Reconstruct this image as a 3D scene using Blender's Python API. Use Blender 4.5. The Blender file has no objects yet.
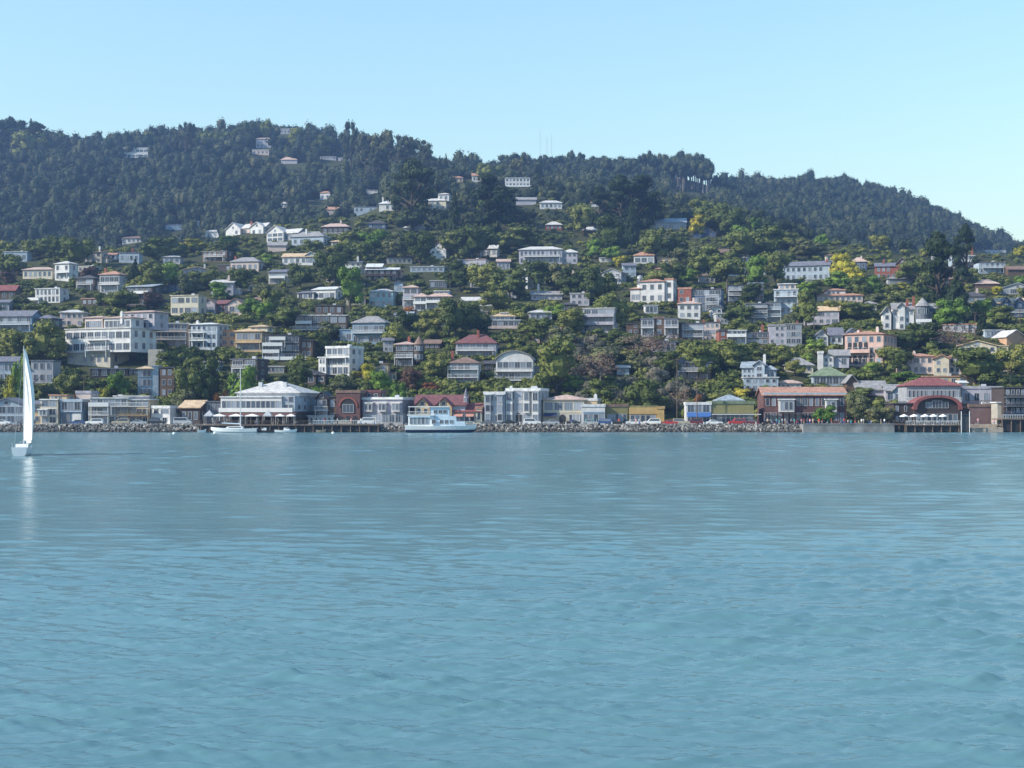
import bpy, math, random
import numpy as np
from mathutils import Vector, Matrix
R = math.radians
F = 1400.0; CX = 512.0; HY = 406.0; CZ = 7.0
rnd = random.Random(11); rng = np.random.default_rng(11)
sc = bpy.context.scene
col = sc.collection
# ------------------------------------------------------------------ camera, sky, sun, exposure
cd = bpy.data.cameras.new('camera'); cam = bpy.data.objects.new('camera', cd); col.objects.link(cam)
cd.sensor_width = 36; cd.lens = F / 1024 * 36; cd.shift_y = (HY - 384) / 1024
cd.clip_start = 0.5; cd.clip_end = 60000
cam.location = (0, 0, CZ); cam.rotation_euler = (R(90), 0, 0); sc.camera = cam
SUN = Vector((-0.78, -0.27, 0.56)).normalized()
w = bpy.data.worlds.new("World"); sc.world = w; w.use_nodes = True
nt = w.node_tree; bg = nt.nodes['Background']
sky = nt.nodes.new('ShaderNodeTexSky'); sky.sky_type = 'NISHITA'; sky.sun_disc = False
sky.sun_elevation = math.asin(SUN.z); sky.sun_rotation = math.atan2(SUN.x, SUN.y)
sky.air_density = 2.2; sky.dust_density = 0.0; sky.ozone_density = 8.0; sky.altitude = 0
nt.links.new(sky.outputs[0], bg.inputs[0]); bg.inputs[1].default_value = 0.15
sl = bpy.data.lights.new('sun', 'SUN'); so = bpy.data.objects.new('sun', sl); col.objects.link(so)
sl.energy = 4.9; sl.angle = R(0.53); sl.color = (1.0, 0.93, 0.80)
so.rotation_euler = SUN.to_track_quat('Z', 'Y').to_euler(); so.location = (-300, -200, 300)
sc.view_settings.view_transform = 'Standard'; sc.view_settings.look = 'None'
sc.view_settings.exposure = 0.66; sc.view_settings.gamma = 1; sc.view_settings.use_curve_mapping = False
sc.cycles.use_denoising = True; sc.cycles.max_bounces = 5; sc.cycles.volume_bounces = 0
sc.cycles.caustics_reflective = False; sc.cycles.caustics_refractive = False
# ------------------------------------------------------------------ materials
MATS = {}
def nodes(name, rough=.8):
    m = bpy.data.materials.new(name); m.use_nodes = True
    n = m.node_tree; b = n.nodes['Principled BSDF']; b.inputs['Roughness'].default_value = rough
    return m, n, b
def pmat(name, c, rough=.8, var=.12, scale=.6, kind='', spec=.3, metal=0):
    """paint or plaster with weather mottling; kind 'board'/'tile'/'brick' adds courses"""
    if name in MATS: return MATS[name]
    m, n, b = nodes(name, rough); N = n.nodes; L = n.links
    tc = N.new('ShaderNodeTexCoord')
    no = N.new('ShaderNodeTexNoise'); no.inputs['Scale'].default_value = scale; no.inputs['Detail'].default_value = 6
    L.new(tc.outputs['Object'], no.inputs['Vector'])
    mp = N.new('ShaderNodeMapRange'); mp.inputs[1].default_value = .3; mp.inputs[2].default_value = .7
    mp.inputs[3].default_value = 1 - var * 1.6; mp.inputs[4].default_value = 1 + var
    L.new(no.outputs[0], mp.inputs[0])
    mx = N.new('ShaderNodeVectorMath'); mx.operation = 'SCALE'; mx.inputs[0].default_value = c
    last = mp.outputs[0]
    if kind:
        wv = N.new('ShaderNodeTexWave'); wv.wave_type = 'BANDS'
        wv.bands_direction = {'board': 'Z', 'tile': 'X', 'brick': 'Z', 'rib': 'X'}[kind]
        wv.inputs['Scale'].default_value = {'board': 1.2, 'tile': .9, 'brick': 2.2, 'rib': .8}[kind]
        wv.inputs['Distortion'].default_value = .4
        L.new(tc.outputs['Object'], wv.inputs['Vector'])
        m2 = N.new('ShaderNodeMapRange'); m2.inputs[3].default_value = .8; m2.inputs[4].default_value = 1.1
        L.new(wv.outputs['Fac'], m2.inputs[0])
        mm = N.new('ShaderNodeMath'); mm.operation = 'MULTIPLY'; L.new(last, mm.inputs[0]); L.new(m2.outputs[0], mm.inputs[1]); last = mm.outputs[0]
        bp = N.new('ShaderNodeBump'); bp.inputs['Strength'].default_value = .4; bp.inputs['Distance'].default_value = .05
        L.new(wv.outputs['Fac'], bp.inputs['Height']); L.new(bp.outputs[0], b.inputs['Normal'])
    L.new(last, mx.inputs['Scale']); L.new(mx.outputs[0], b.inputs['Base Color'])
    b.inputs['Specular IOR Level'].default_value = spec; b.inputs['Metallic'].default_value = metal
    MATS[name] = m; return m
WC = dict(white=(.53, .52, .51), cream=(.50, .45, .35), pblue=(.34, .40, .46), blue=(.17, .26, .36), lav=(.36, .34, .38), pink=(.50, .33, .28),
          salmon=(.6, .40, .31), brown=(.12, .075, .05), dbrown=(.06, .045, .04), brick=(.27, .09, .06), tan=(.46, .34, .2), orange=(.45, .28, .17),
          grey=(.30, .30, .32), dgrey=(.12, .13, .15), olive=(.21, .19, .08), ochre=(.40, .27, .11), clay=(.17, .105, .10), turq=(.27, .38, .41), stone=(.36, .33, .28), navy=(.06, .09, .16),
          rose=(.50, .40, .36), bay=(.40, .40, .41), wine=(.13, .065, .06), purple=(.26, .19, .22), green=(.2, .26, .12))
RC = dict(grey=(.26, .25, .25), dark=(.07, .065, .07), terra=(.40, .215, .15), red=(.22, .075, .07), rpink=(.46, .33, .28), white=(.58, .58, .58), green=(.17, .21, .13),
          tan=(.52, .38, .24), slate=(.15, .15, .18), brown=(.2, .13, .1), pale=(.5, .48, .46), orange=(.55, .27, .1), wine=(.17, .07, .07), blueg=(.27, .31, .35))
def wall_mat(k):
    if k in ('brick', 'wine'): return pmat('wall_' + k, WC[k], .85, .2, 1.5, 'brick')
    if k in ('brown', 'dbrown', 'pblue', 'blue', 'bay', 'navy'): return pmat('wall_' + k, WC[k], .7, .15, .8, 'board')
    return pmat('wall_' + k, WC[k], .75, .13, .5)
def roof_mat(k): return pmat('roof_' + k, RC.get(k) or WC[k], .75, .22, .9, 'tile')
TRIM = pmat('white_trim', (.60, .60, .59), .6, .06)
SASH = pmat('painted_sash', (.40, .40, .40), .6, .1)
DARK = pmat('dark_metal', (.05, .05, .055), .5, .1)
WOOD = pmat('weathered_timber', (.13, .095, .07), .85, .3, 2)
CONC = pmat('concrete', (.22, .215, .205), .85, .25, .4)
PAVE = pmat('pavement', (.30, .29, .27), .9, .15, .5)
CANVAS = pmat('white_canvas', (.78, .78, .76), .7, .05)
STEEL = pmat('galvanised_steel', (.45, .46, .48), .45, .1, 2)
def glass_mat():
    m, n, b = nodes('window_glass', .08); N = n.nodes; L = n.links
    oi = N.new('ShaderNodeObjectInfo'); cr = N.new('ShaderNodeValToRGB'); L.new(oi.outputs['Random'], cr.inputs[0])
    e = cr.color_ramp.elements; e[0].position = 0; e[0].color = (.02, .027, .04, 1); e[1].position = 1; e[1].color = (.26, .29, .34, 1)
    x = e.new(.55); x.color = (.06, .08, .11, 1); x = e.new(.8); x.color = (.15, .18, .22, 1)
    L.new(cr.outputs[0], b.inputs['Base Color']); b.inputs['Specular IOR Level'].default_value = .7
    return m
GLASS = glass_mat()
# ------------------------------------------------------------------ mesh builder
class MB:
    def __init__(s): s.v = []; s.f = []; s.m = []
    def add(s, vs, fs, mi=0):
        o = len(s.v); s.v += [tuple(p) for p in vs]; s.f += [tuple(i + o for i in f) for f in fs]; s.m += [mi] * len(fs); return s
    def box(s, x0, x1, y0, y1, z0, z1, mi=0):
        return s.add([(x0, y0, z0), (x1, y0, z0), (x1, y1, z0), (x0, y1, z0), (x0, y0, z1), (x1, y0, z1), (x1, y1, z1), (x0, y1, z1)],
                     [(0, 3, 2, 1), (4, 5, 6, 7), (0, 1, 5, 4), (1, 2, 6, 5), (2, 3, 7, 6), (3, 0, 4, 7)], mi)
    def prism(s, poly, a, b, axis='y', mi=0):
        """poly: ccw list of (x,z) seen from the front, extruded along y from a to b (axis x: poly is (y,z))"""
        n = len(poly)
        P = (lambda p, t: (p[0], t, p[1])) if axis == 'y' else ((lambda p, t: (t, p[0], p[1])) if axis == 'x' else (lambda p, t: (p[0], p[1], t)))
        vs = [P(p, a) for p in poly] + [P(p, b) for p in poly]
        fs = [tuple(range(n)), tuple(range(2 * n - 1, n - 1, -1))] + [(i, i + n, (i + 1) % n + n, (i + 1) % n) for i in range(n)]
        return s.add(vs, fs, mi)
    def cyl(s, x, y, z0, z1, r, n=10, r2=None, mi=0):
        return s.tube((x, y, z0), (x, y, z1), r, r if r2 is None else r2, n, mi)
    def tube(s, p, q, r, r2=None, n=6, mi=0):
        p = Vector(p); q = Vector(q); d = (q - p).normalized(); r2 = r if r2 is None else r2
        a = d.orthogonal().normalized(); b = d.cross(a)
        vs = []
        for c, rr in ((p, r), (q, max(r2, .001))):
            for i in range(n):
                t = 2 * math.pi * i / n; vs.append(c + a * (math.cos(t) * rr) + b * (math.sin(t) * rr))
        fs = [tuple(range(n - 1, -1, -1)), tuple(range(n, 2 * n))] + [(i, (i + 1) % n, (i + 1) % n + n, i + n) for i in range(n)]
        return s.add(vs, fs, mi)
    def build(s, name, mats, parent=None, loc=(0, 0, 0), rz=0, smooth=False):
        me = bpy.data.meshes.new(name); me.from_pydata(s.v, [], s.f)
        for m in (mats if isinstance(mats, (list, tuple)) else [mats]): me.materials.append(m)
        if any(s.m): me.polygons.foreach_set('material_index', s.m)
        if smooth: me.polygons.foreach_set('use_smooth', [True] * len(s.f))
        return link(name, me, parent, loc, rz)
def link(name, me, parent=None, loc=(0, 0, 0), rz=0):
    o = bpy.data.objects.new(name, me); col.objects.link(o); o.parent = parent; o.location = loc; o.rotation_euler = (0, 0, rz); return o
def empty(name, loc, rz=0):
    o = bpy.data.objects.new(name, None); col.objects.link(o); o.location = loc; o.rotation_euler = (0, 0, rz); o.empty_display_size = 1; return o
LABELS = []
def tag(o, label=None, cat=None, group=None, kind=None):
    if label: o['label'] = label; LABELS.append(label)
    if cat: o['category'] = cat
    if group: o['group'] = group
    if kind: o['kind'] = kind
    return o
def copy_tree(o, parent=None):
    c = o.copy(); col.objects.link(c); c.parent = parent
    for ch in list(o.children): copy_tree(ch, c)
    return c
def quads_mesh(name, V, mats, tint=None, vec=None):
    """V: (n,4,3) array of quads -> mesh"""
    n = len(V); me = bpy.data.meshes.new(name)
    me.vertices.add(n * 4); me.vertices.foreach_set('co', V.reshape(-1).astype(np.float32))
    me.loops.add(n * 4); me.loops.foreach_set('vertex_index', np.arange(n * 4, dtype=np.int32))
    me.polygons.add(n); me.polygons.foreach_set('loop_start', np.arange(0, n * 4, 4, dtype=np.int32))
    if tint is not None:
        a = me.attributes.new('tint', 'FLOAT', 'FACE'); a.data.foreach_set('value', tint.astype(np.float32))
    for m in mats: me.materials.append(m)
    me.update(calc_edges=True); return me
def core_quads():
    out = []
    for ax in range(3):
        for sg in (-1, 1):
            for i in range(2):
                for j in range(2):
                    q = []
                    for u, v in ((i, j), (i + 1, j), (i + 1, j + 1), (i, j + 1)):
                        p = [0, 0, 0]; p[ax] = sg; p[(ax + 1) % 3] = (u - 1) * sg; p[(ax + 2) % 3] = v - 1; p = np.array(p, float); q.append(p / np.linalg.norm(p))
                    out.append(q)
    return np.array(out)
CORE = core_quads()      # solid blob added inside each clump, as twig and leaf mass, to block light
def leaves(C, Rr, n, size, jit=.6, up=-.6, g=rng, core=.70):
    """n leaf clumps over each ellipsoid (centres C (k,3), radii Rr (k,3)); returns quads (k*n,4,3) and the lobe index"""
    k = len(C); d = g.normal(size=(k, n, 3)); d /= np.linalg.norm(d, axis=2, keepdims=True)
    d[..., 2] = np.where(d[..., 2] < up, -d[..., 2], d[..., 2])
    P = C[:, None] + d * Rr[:, None] * g.uniform(.72, 1.06, (k, n, 1))
    nn = d / Rr[:, None]; nn /= np.linalg.norm(nn, axis=2, keepdims=True)
    nn = nn + g.normal(size=nn.shape) * jit; nn /= np.linalg.norm(nn, axis=2, keepdims=True)
    a = np.cross(nn, g.normal(size=nn.shape)); a /= np.linalg.norm(a, axis=2, keepdims=True); b = np.cross(nn, a)
    sz = np.asarray(size).reshape(-1, 1, 1) * g.uniform(.6, 1.3, (k, n, 1)) * .5
    a = a * sz; b = b * sz * g.uniform(.6, 1, (k, n, 1))
    K = CORE[None, None] * (Rr[:, None, None] * core) + C[:, None, None]
    Q = np.stack([P - a - b * .4, P + b * -1 + a * .3, P + a + b * .3, P + b - a * .2], axis=2)
    return np.concatenate([Q.reshape(-1, 4, 3), K.reshape(-1, 4, 3)]), np.concatenate([np.repeat(np.arange(k), n), np.repeat(np.arange(k), len(CORE))])
# ------------------------------------------------------------------ terrain
def PZ(Y, py): return CZ + (HY - py) / F * Y
FRONT = [(370, -5), (375, -3.0), (378.2, 1.4), (379.4, 1.8), (408, 1.8), (416, 2.6), (430, 8.2), (445, 13.2), (470, 20), (510, 30), (560, 41.4), (620, 54.8), (690, 71.6)]
def back(*a): return [(Y, PZ(Y, p) if p > 0 else -p) for Y, p in a]
FAR0 = ((1100, 232), (1200, 205), (1350, 168))
COLS = {
 -900: back((800, 262), (950, -85), (1150, 250), (1500, 200), (1700, -230), (2400, -120)),
 -200: back((800, 250), (950, -85), *FAR0, (1500, 146), (1700, -260), (2400, -120)),
 0: back((800, 246), (950, -88), *FAR0, (1500, 143), (1700, -260), (2400, -120)),
 100: back((800, 246), (950, -88), *FAR0, (1500, 141), (1700, -260), (2400, -120)),
 200: back((820, 241), (950, -92), *FAR0, (1500, 139), (1700, -260), (2400, -120)),
 250: back((840, 232), (960, -105), (1100, 232), (1200, 205), (1350, 162), (1500, 131), (1700, -260), (2400, -120)),
 290: back((860, 225), (960, -118), (1100, 232), (1200, 205), (1350, 164), (1500, 132), (1700, -260), (2400, -120)),
 350: back((900, 213), (980, -128), (1100, 215), (1200, 195), (1350, 168), (1500, 146), (1700, -260), (2400, -120)),
 400: back((960, 201), (1050, 200), (1120, 196), (1200, 185), (1350, 165), (1500, 158), (1700, -250), (2400, -120)),
 450: back((1000, 195), (1100, 190), (1200, 181), (1350, 176), (1500, 180), (1700, -220), (2400, -120)),
 500: back((1000, 195), (1100, 187), (1200, 180), (1350, 176), (1500, 174), (1700, -230), (2400, -120)),
 600: back((1000, 198), (1080, 195), (1180, 196), (1350, 186), (1500, 176), (1700, -230), (2400, -120)),
 690: back((930, 213), (1000, 212), (1150, 212), (1350, 196), (1500, 179), (1700, -200), (2400, -120)),
 720: back((920, 216), (1000, 216), (1150, 218), (1350, 200), (1450, 189), (1700, 191), (1900, -200), (2400, -120)),
 750: back((900, 222), (980, -108), (1150, 225), (1400, 205), (1550, 194), (1700, 189), (1900, -210), (2400, -120)),
 800: back((880, 233), (980, -98), (1150, 240), (1350, 214), (1550, 193), (1700, 184), (1900, -220), (2400, -120)),
 850: back((850, 243), (980, -85), (1150, 246), (1350, 220), (1550, 197), (1700, 187), (1900, -220), (2400, -120)),
 900: back((830, 250), (980, -80), (1150, 252), (1350, 228), (1550, 208), (1700, 200), (1900, -210), (2400, -120)),
 950: back((830, 253), (980, -78), (1150, 258), (1350, 240), (1550, 228), (1700, 222), (1900, -180), (2400, -120)),
 1000: back((830, 256), (980, -78), (1150, 268), (1350, 258), (1550, 250), (1700, 246), (1900, -140), (2400, -100)),
 1050: back((830, 260), (980, -76), (1150, 278), (1350, 274), (1550, 268), (1700, 264), (1900, -110), (2400, -90)),
 1300: back((830, 285), (980, -70), (1350, 300), (1700, 300), (1900, -100), (2400, -80)),
 1900: back((830, 320), (980, -60), (1350, 340), (1700, 340), (1900, -80), (2400, -60))}
YS = np.unique(np.concatenate([np.array([370, 375, 378.2, 379.4, 408]), np.arange(412, 700, 6), np.arange(700, 1300, 12), np.arange(1300, 2400, 22), np.array([2400, 3000, 4000, 6000])]))
US = np.arange(-900, 1901, 5.0)
ks = sorted(COLS); ZC = np.array([np.interp(YS, *zip(*(FRONT + COLS[k] + [(4000, 20), (6000, 2)]))) for k in ks])
Z = np.array([[np.interp(u, ks, ZC[:, j]) for j in range(len(YS))] for u in US])   # (u, Y)
def smooth(A, ax, r):
    k = np.exp(-np.linspace(-2, 2, 2 * r + 1) ** 2); k /= k.sum(); pad = [(0, 0), (0, 0)]; pad[ax] = (r, r)
    B = np.pad(A, pad, mode='edge'); return np.apply_along_axis(lambda v: np.convolve(v, k, 'valid'), ax, B)
Zs = smooth(smooth(Z, 0, 6), 1, 2)
XX = (US[:, None] - CX) / F * YS[None, :]; YY = np.broadcast_to(YS, XX.shape)
bump = 1.6 * np.sin(XX / 23 + YY / 41) + 1.3 * np.sin(XX / 37 - YY / 19 + 1) + .8 * np.sin(XX / 11 + YY / 13 + 2)
fade = np.clip((YS - 418) / 60, 0, 1)
Z = np.where(YS[None, :] < 412, Z, Zs + bump * fade * np.clip(YS / 900, .4, 1))
def ground(x, Y):
    u = x / Y * F + CX; i = min(max((u - US[0]) / 5, 0), len(US) - 2); i0 = int(i); fi = i - i0
    a = np.interp(Y, YS, Z[i0]); b = np.interp(Y, YS, Z[i0 + 1]); return a * (1 - fi) + b * fi
def at(px, py, ymin=409, ymax=2200):
    """point of the terrain the picture shows at a pixel: a ray from the viewpoint walked onto the ground"""
    i = min(max((px - US[0]) / 5, 0), len(US) - 2); i0 = int(i); fi = i - i0
    zc = Z[i0] * (1 - fi) + Z[i0 + 1] * fi
    Yd = np.arange(ymin, ymax, 1.0); zz = np.interp(Yd, YS, zc); rows = HY - (zz - CZ) / Yd * F
    h = np.nonzero(rows <= py)[0]
    Y = Yd[h[0]] if len(h) else Yd[np.argmin(rows)]
    return ((px - CX) / F * Y, float(Y), float(np.interp(Y, YS, zc)))
def foliage_mat(name, stops, rough=.7, patch=.1, attr=False):
    m, n, b = nodes(name, rough); N = n.nodes; L = n.links
    tc = N.new('ShaderNodeNewGeometry'); no = N.new('ShaderNodeTexNoise'); no.inputs['Scale'].default_value = patch; no.inputs['Detail'].default_value = 5
    L.new(tc.outputs['Position'], no.inputs['Vector'])
    fn = N.new('ShaderNodeTexNoise'); fn.inputs['Scale'].default_value = .9; fn.inputs['Detail'].default_value = 3; L.new(tc.outputs['Position'], fn.inputs['Vector'])
    if attr: s = N.new('ShaderNodeAttribute'); s.attribute_name = 'tint'; so_ = s.outputs['Fac']
    else: s = N.new('ShaderNodeObjectInfo'); so_ = s.outputs['Random']
    a = N.new('ShaderNodeMath'); a.operation = 'MULTIPLY_ADD'; a.inputs[1].default_value = .62; L.new(so_, a.inputs[0])
    c = N.new('ShaderNodeMath'); c.operation = 'MULTIPLY_ADD'; c.inputs[1].default_value = .5; c.inputs[2].default_value = -.1
    L.new(no.outputs[0], c.inputs[0]); L.new(c.outputs[0], a.inputs[2])
    e_ = N.new('ShaderNodeMath'); e_.operation = 'MULTIPLY_ADD'; e_.inputs[1].default_value = .26; L.new(fn.outputs[0], e_.inputs[0])
    e2 = N.new('ShaderNodeMath'); e2.operation = 'ADD'; e2.inputs[1].default_value = -.13; L.new(a.outputs[0], e2.inputs[0]); L.new(e2.outputs[0], e_.inputs[2])
    cr = N.new('ShaderNodeValToRGB'); L.new(e_.outputs[0], cr.inputs[0]); e = cr.color_ramp.elements
    while len(e) < len(stops): e.new(.5)
    for i, (p, cc) in enumerate(stops): e[i].position = p; e[i].color = (*cc, 1)
    L.new(cr.outputs[0], b.inputs['Base Color']); b.inputs['Specular IOR Level'].default_value = .06
    return m
EARTH = foliage_mat('hillside_earth', [(.25, (.045, .048, .022)), (.5, (.085, .078, .038)), (.75, (.17, .13, .075))], .95, .03)
n = len(US); m_ = len(YS)
vs = np.stack([XX, YY, Z], -1).reshape(-1, 3)
idx = np.arange(n * m_).reshape(n, m_)
fs = np.stack([idx[:-1, :-1], idx[1:, :-1], idx[1:, 1:], idx[:-1, 1:]], -1).reshape(-1, 4)
def grid_mesh(name, vs, fs, mats, smooth_=True):
    me = bpy.data.meshes.new(name); me.vertices.add(len(vs)); me.vertices.foreach_set('co', vs.reshape(-1).astype(np.float32))
    me.loops.add(len(fs) * 4); me.loops.foreach_set('vertex_index', fs.reshape(-1).astype(np.int32))
    me.polygons.add(len(fs)); me.polygons.foreach_set('loop_start', np.arange(0, len(fs) * 4, 4, dtype=np.int32))
    me.polygons.foreach_set('use_smooth', np.full(len(fs), smooth_))
    for m in mats: me.materials.append(m)
    me.update(calc_edges=True); return me
tag(link('hillside', grid_mesh('hillside', vs, fs, [EARTH])), 'steep coastal hillside rising from the shore to wooded ridges', kind='structure')
# ------------------------------------------------------------------ water
wm, n_, b = nodes('bay_water', .19); N = n_.nodes; L = n_.links
b.inputs['Base Color'].default_value = (.028, .125, .125, 1); b.inputs['IOR'].default_value = 1.33; b.inputs['Specular IOR Level'].default_value = .5
tc = N.new('ShaderNodeNewGeometry'); mpg = N.new('ShaderNodeMapping'); mpg.inputs['Scale'].default_value = (.7, 1.3, 1)
L.new(tc.outputs['Position'], mpg.inputs['Vector'])
no = N.new('ShaderNodeTexNoise'); no.inputs['Scale'].default_value = 1.9; no.inputs['Detail'].default_value = 6; no.inputs['Roughness'].default_value = .62
L.new(mpg.outputs[0], no.inputs['Vector'])
bp = N.new('ShaderNodeBump'); bp.inputs['Strength'].default_value = .9; bp.inputs['Distance'].default_value = .025
L.new(no.outputs[0], bp.inputs['Height']); L.new(bp.outputs[0], b.inputs['Normal'])
n3 = N.new('ShaderNodeTexNoise'); n3.inputs['Scale'].default_value = .22; n3.inputs['Detail'].default_value = 5; n3.inputs['Roughness'].default_value = .7; L.new(mpg.outputs[0], n3.inputs['Vector'])
m3 = N.new('ShaderNodeMapRange'); m3.inputs[1].default_value = .38; m3.inputs[2].default_value = .62; m3.inputs[3].default_value = .85; m3.inputs[4].default_value = 1; L.new(n3.outputs[0], m3.inputs[0]); L.new(m3.outputs[0], bp.inputs['Strength'])
n2 = N.new('ShaderNodeTexNoise'); n2.inputs['Scale'].default_value = .03; n2.inputs['Detail'].default_value = 4; L.new(mpg.outputs[0], n2.inputs['Vector'])
cr = N.new('ShaderNodeValToRGB'); L.new(n2.outputs[0], cr.inputs[0]); e = cr.color_ramp.elements
e[0].position = .3; e[0].color = (.074, .156, .182, 1); e[1].position = .7; e[1].color = (.094, .190, .214, 1)
L.new(cr.outputs[0], b.inputs['Base Color'])
ys = [20.0]
while ys[-1] < 373.6: ys.append(ys[-1] + min(max(ys[-1] ** 2 / 9800 * .62, .08), .6))
ys[-1] = 376.0
ys = np.array(ys); us = np.arange(-.62, .6201, .0017)
WX = us[:, None] * ys[None, :]; WY = np.broadcast_to(ys, WX.shape); WZ = np.zeros_like(WX); step = np.maximum(np.gradient(ys), .0017 * ys)
g = np.random.default_rng(5)
warp = 1.5 * np.sin(WX / 17 + WY / 29) + 1.1 * np.sin(WX / 7.3 - WY / 11)
patch = .5 + .5 * np.sin(WX / 2.9 + 1.7 * np.sin(WY / 4.3) + WY / 9) * np.sin(WY / 2.1 + 1.3 * np.sin(WX / 6.1 + 1) - WX / 13)
patch = .72 + .5 * patch; gust = .8 + .3 * np.sin(WX / 31 + np.sin(WY / 23) * 1.5) * np.sin(WY / 37 + WX / 90)
for i in range(185):
    lam = .22 * (4.2 / .22) ** g.random(); th = g.normal(0, .38) + .10; kx, ky = math.sin(th) * 2 * math.pi / lam, math.cos(th) * 2 * math.pi / lam
    amp = .0046 * lam ** .66 * (1 if lam < 1.3 else .62)
    WZ += amp * np.clip((lam / step - 1.6) / 1.6, 0, 1) * patch * np.sin(kx * WX + ky * (WY + warp * .5) + g.random() * 6.28)
WZ *= gust; WZ = WZ + 3.5 * WZ ** 2
vs = np.stack([WX, WY, WZ], -1).reshape(-1, 3); n, m_ = WX.shape; idx = np.arange(n * m_).reshape(n, m_)
fs = np.stack([idx[:-1, :-1], idx[1:, :-1], idx[1:, 1:], idx[:-1, 1:]], -1).reshape(-1, 4)
o = len(vs); far = np.array([(-9000, -6000, -.35), (9000, -6000, -.35), (9000, 9000, -.35), (-9000, 9000, -.35)], float)
vs = np.concatenate([vs, far]); fs = np.concatenate([fs, [[o, o + 1, o + 2, o + 3]]])
tag(link('water', grid_mesh('water', vs, fs, [wm])), 'rippled blue green bay water', kind='structure')
# ------------------------------------------------------------------ houses: builder
WIN = {}
def window_mesh(w, h, mull):
    k = (round(w, 1), round(h, 1), mull)
    if k not in WIN:
        w, h, _ = k; t = .1; a = MB()
        a.box(-w / 2 - t, w / 2 + t, -.10, .05, -t, 0); a.box(-w / 2 - t, w / 2 + t, -.10, .05, h, h + t)
        a.box(-w / 2 - t, -w / 2, -.10, .05, 0, h); a.box(w / 2, w / 2 + t, -.10, .05, 0, h)
        if mull:
            nm = max(1, int(w / 1.1))
            for i in range(1, nm + 1):
                x = -w / 2 + w * i / (nm + 1); a.box(x - .035, x + .035, -.08, .03, 0, h)
        fo = a.build('window', SASH); p = MB().box(-w / 2, w / 2, -.045, .04, 0, h).build('pane', GLASS)
        WIN[k] = (fo.data, p.data); bpy.data.objects.remove(fo); bpy.data.objects.remove(p)
    return WIN[k]
def put_window(parent, x, y, z, w, h, rz=0, mull=True, small=False):
    fm, pm = window_mesh(w, h, mull and not small)
    f = link('window', fm, parent, (x, y, z), rz)
    link('pane', pm, f)
    return f
def facade(parent, x0, x1, y, z0, z1, fl, nc, style, rz=0, org=(0, 0), s=.3):
    """windows over one wall face; in the face's own frame (x along it, -y out)"""
    if style == 'n' or x1 - x0 < .8: return
    L_ = x1 - x0; fh = (z1 - z0) / fl
    nc = nc or max(1, int(L_ / (3.4 if style == 'b' else 2.4)))
    c, s_ = math.cos(rz), math.sin(rz)
    for k in range(fl):
        cell = L_ / nc
        for i in range(nc):
            if style == 'w' and rnd.random() < .08: continue
            ww = cell * (.78 if style == 'b' else .5); ww = min(ww, 1.5 if style in 'wta' else 6)
            hh = min(fh * (.68 if style in 'bt' else .5), 2.1)
            if style == 'r' and rnd.random() < .35: ww *= 1.7; ww = min(ww, cell * .85)
            xx = x0 + cell * (i + .5); zz = z0 + fh * k + fh * (.2 if style in 'bt' else .3)
            put_window(parent, org[0] + xx * c - y * s_, org[1] + xx * s_ + y * c, zz, ww, hh, rz, True, ww < 1.3)
def roof_mb(t, x0, x1, y0, y1, z, rh, o=.55):
    r = MB(); X0, X1, Y0, Y1 = x0 - o, x1 + o, y0 - o, y1 + o; e = .22
    if t == 'flat':
        r.box(x0 - .3, x1 + .3, y0 - .3, y1 + .3, z, z + .32)
    elif t == 'parapet':
        r.box(x0 - .18, x1 + .18, y0 - .18, y0 + .15, z - .25, z + .55); r.box(x0 - .18, x1 + .18, y1 - .15, y1 + .18, z - .25, z + .55)
        r.box(x0 - .18, x0 + .15, y0 + .15, y1 - .15, z - .25, z + .55); r.box(x1 - .15, x1 + .18, y0 + .15, y1 - .15, z - .25, z + .55); r.box(x0 + .15, x1 - .15, y0 + .15, y1 - .15, z, z + .12)
    elif t in ('hip', 'pyr'):
        W, D = X1 - X0, Y1 - Y0
        k = min(W, D) / 2 * (1 if t == 'pyr' else .95)
        if W >= D: a, b = (X0 + k, (Y0 + Y1) / 2), (X1 - k, (Y0 + Y1) / 2)
        else: a, b = ((X0 + X1) / 2, Y0 + k), ((X0 + X1) / 2, Y1 - k)
        v = [(X0, Y0, z), (X1, Y0, z), (X1, Y1, z), (X0, Y1, z), (X0, Y0, z + e), (X1, Y0, z + e), (X1, Y1, z + e), (X0, Y1, z + e), (*a, z + e + rh), (*b, z + e + rh)]
        f = [(3, 2, 1, 0), (0, 1, 5, 4), (1, 2, 6, 5), (2, 3, 7, 6), (3, 0, 4, 7)]
        f += [(4, 5, 9, 8), (5, 6, 9), (6, 7, 8, 9), (7, 4, 8)] if W >= D else [(4, 5, 8), (5, 6, 9, 8), (6, 7, 9), (7, 4, 8, 9)]
        r.add(v, f)
    elif t == 'gable':
        m = (Y0 + Y1) / 2; r.prism([(Y0, z - .05), (m, z + rh), (Y1, z - .05), (Y1, z + e), (m, z + rh + .3), (Y0, z + e)][::1], X0, X1, 'x')
    elif t == 'gablef':
        m = (X0 + X1) / 2; r.prism([(X0, z - .05), (m, z + rh), (X1, z - .05), (X1, z + e), (m, z + rh + .3), (X0, z + e)], Y0, Y1, 'y')
    elif t == 'shed':
        r.prism([(Y0, z), (Y1, z + rh), (Y1, z + rh + e), (Y0, z + e)], X0, X1, 'x')
    elif t == 'curve':
        P = [(x0 - .4 + (x1 - x0 + .8) * i / 12, z + rh * math.sin(math.pi * i / 12) ** .7) for i in range(13)]
        r.prism(P[::-1] if False else P + [(p[0], p[1] + .3) for p in P[::-1]], y0 - .5, y1 + .5, 'y')
    elif t == 'cone':
        pass
    return r
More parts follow.
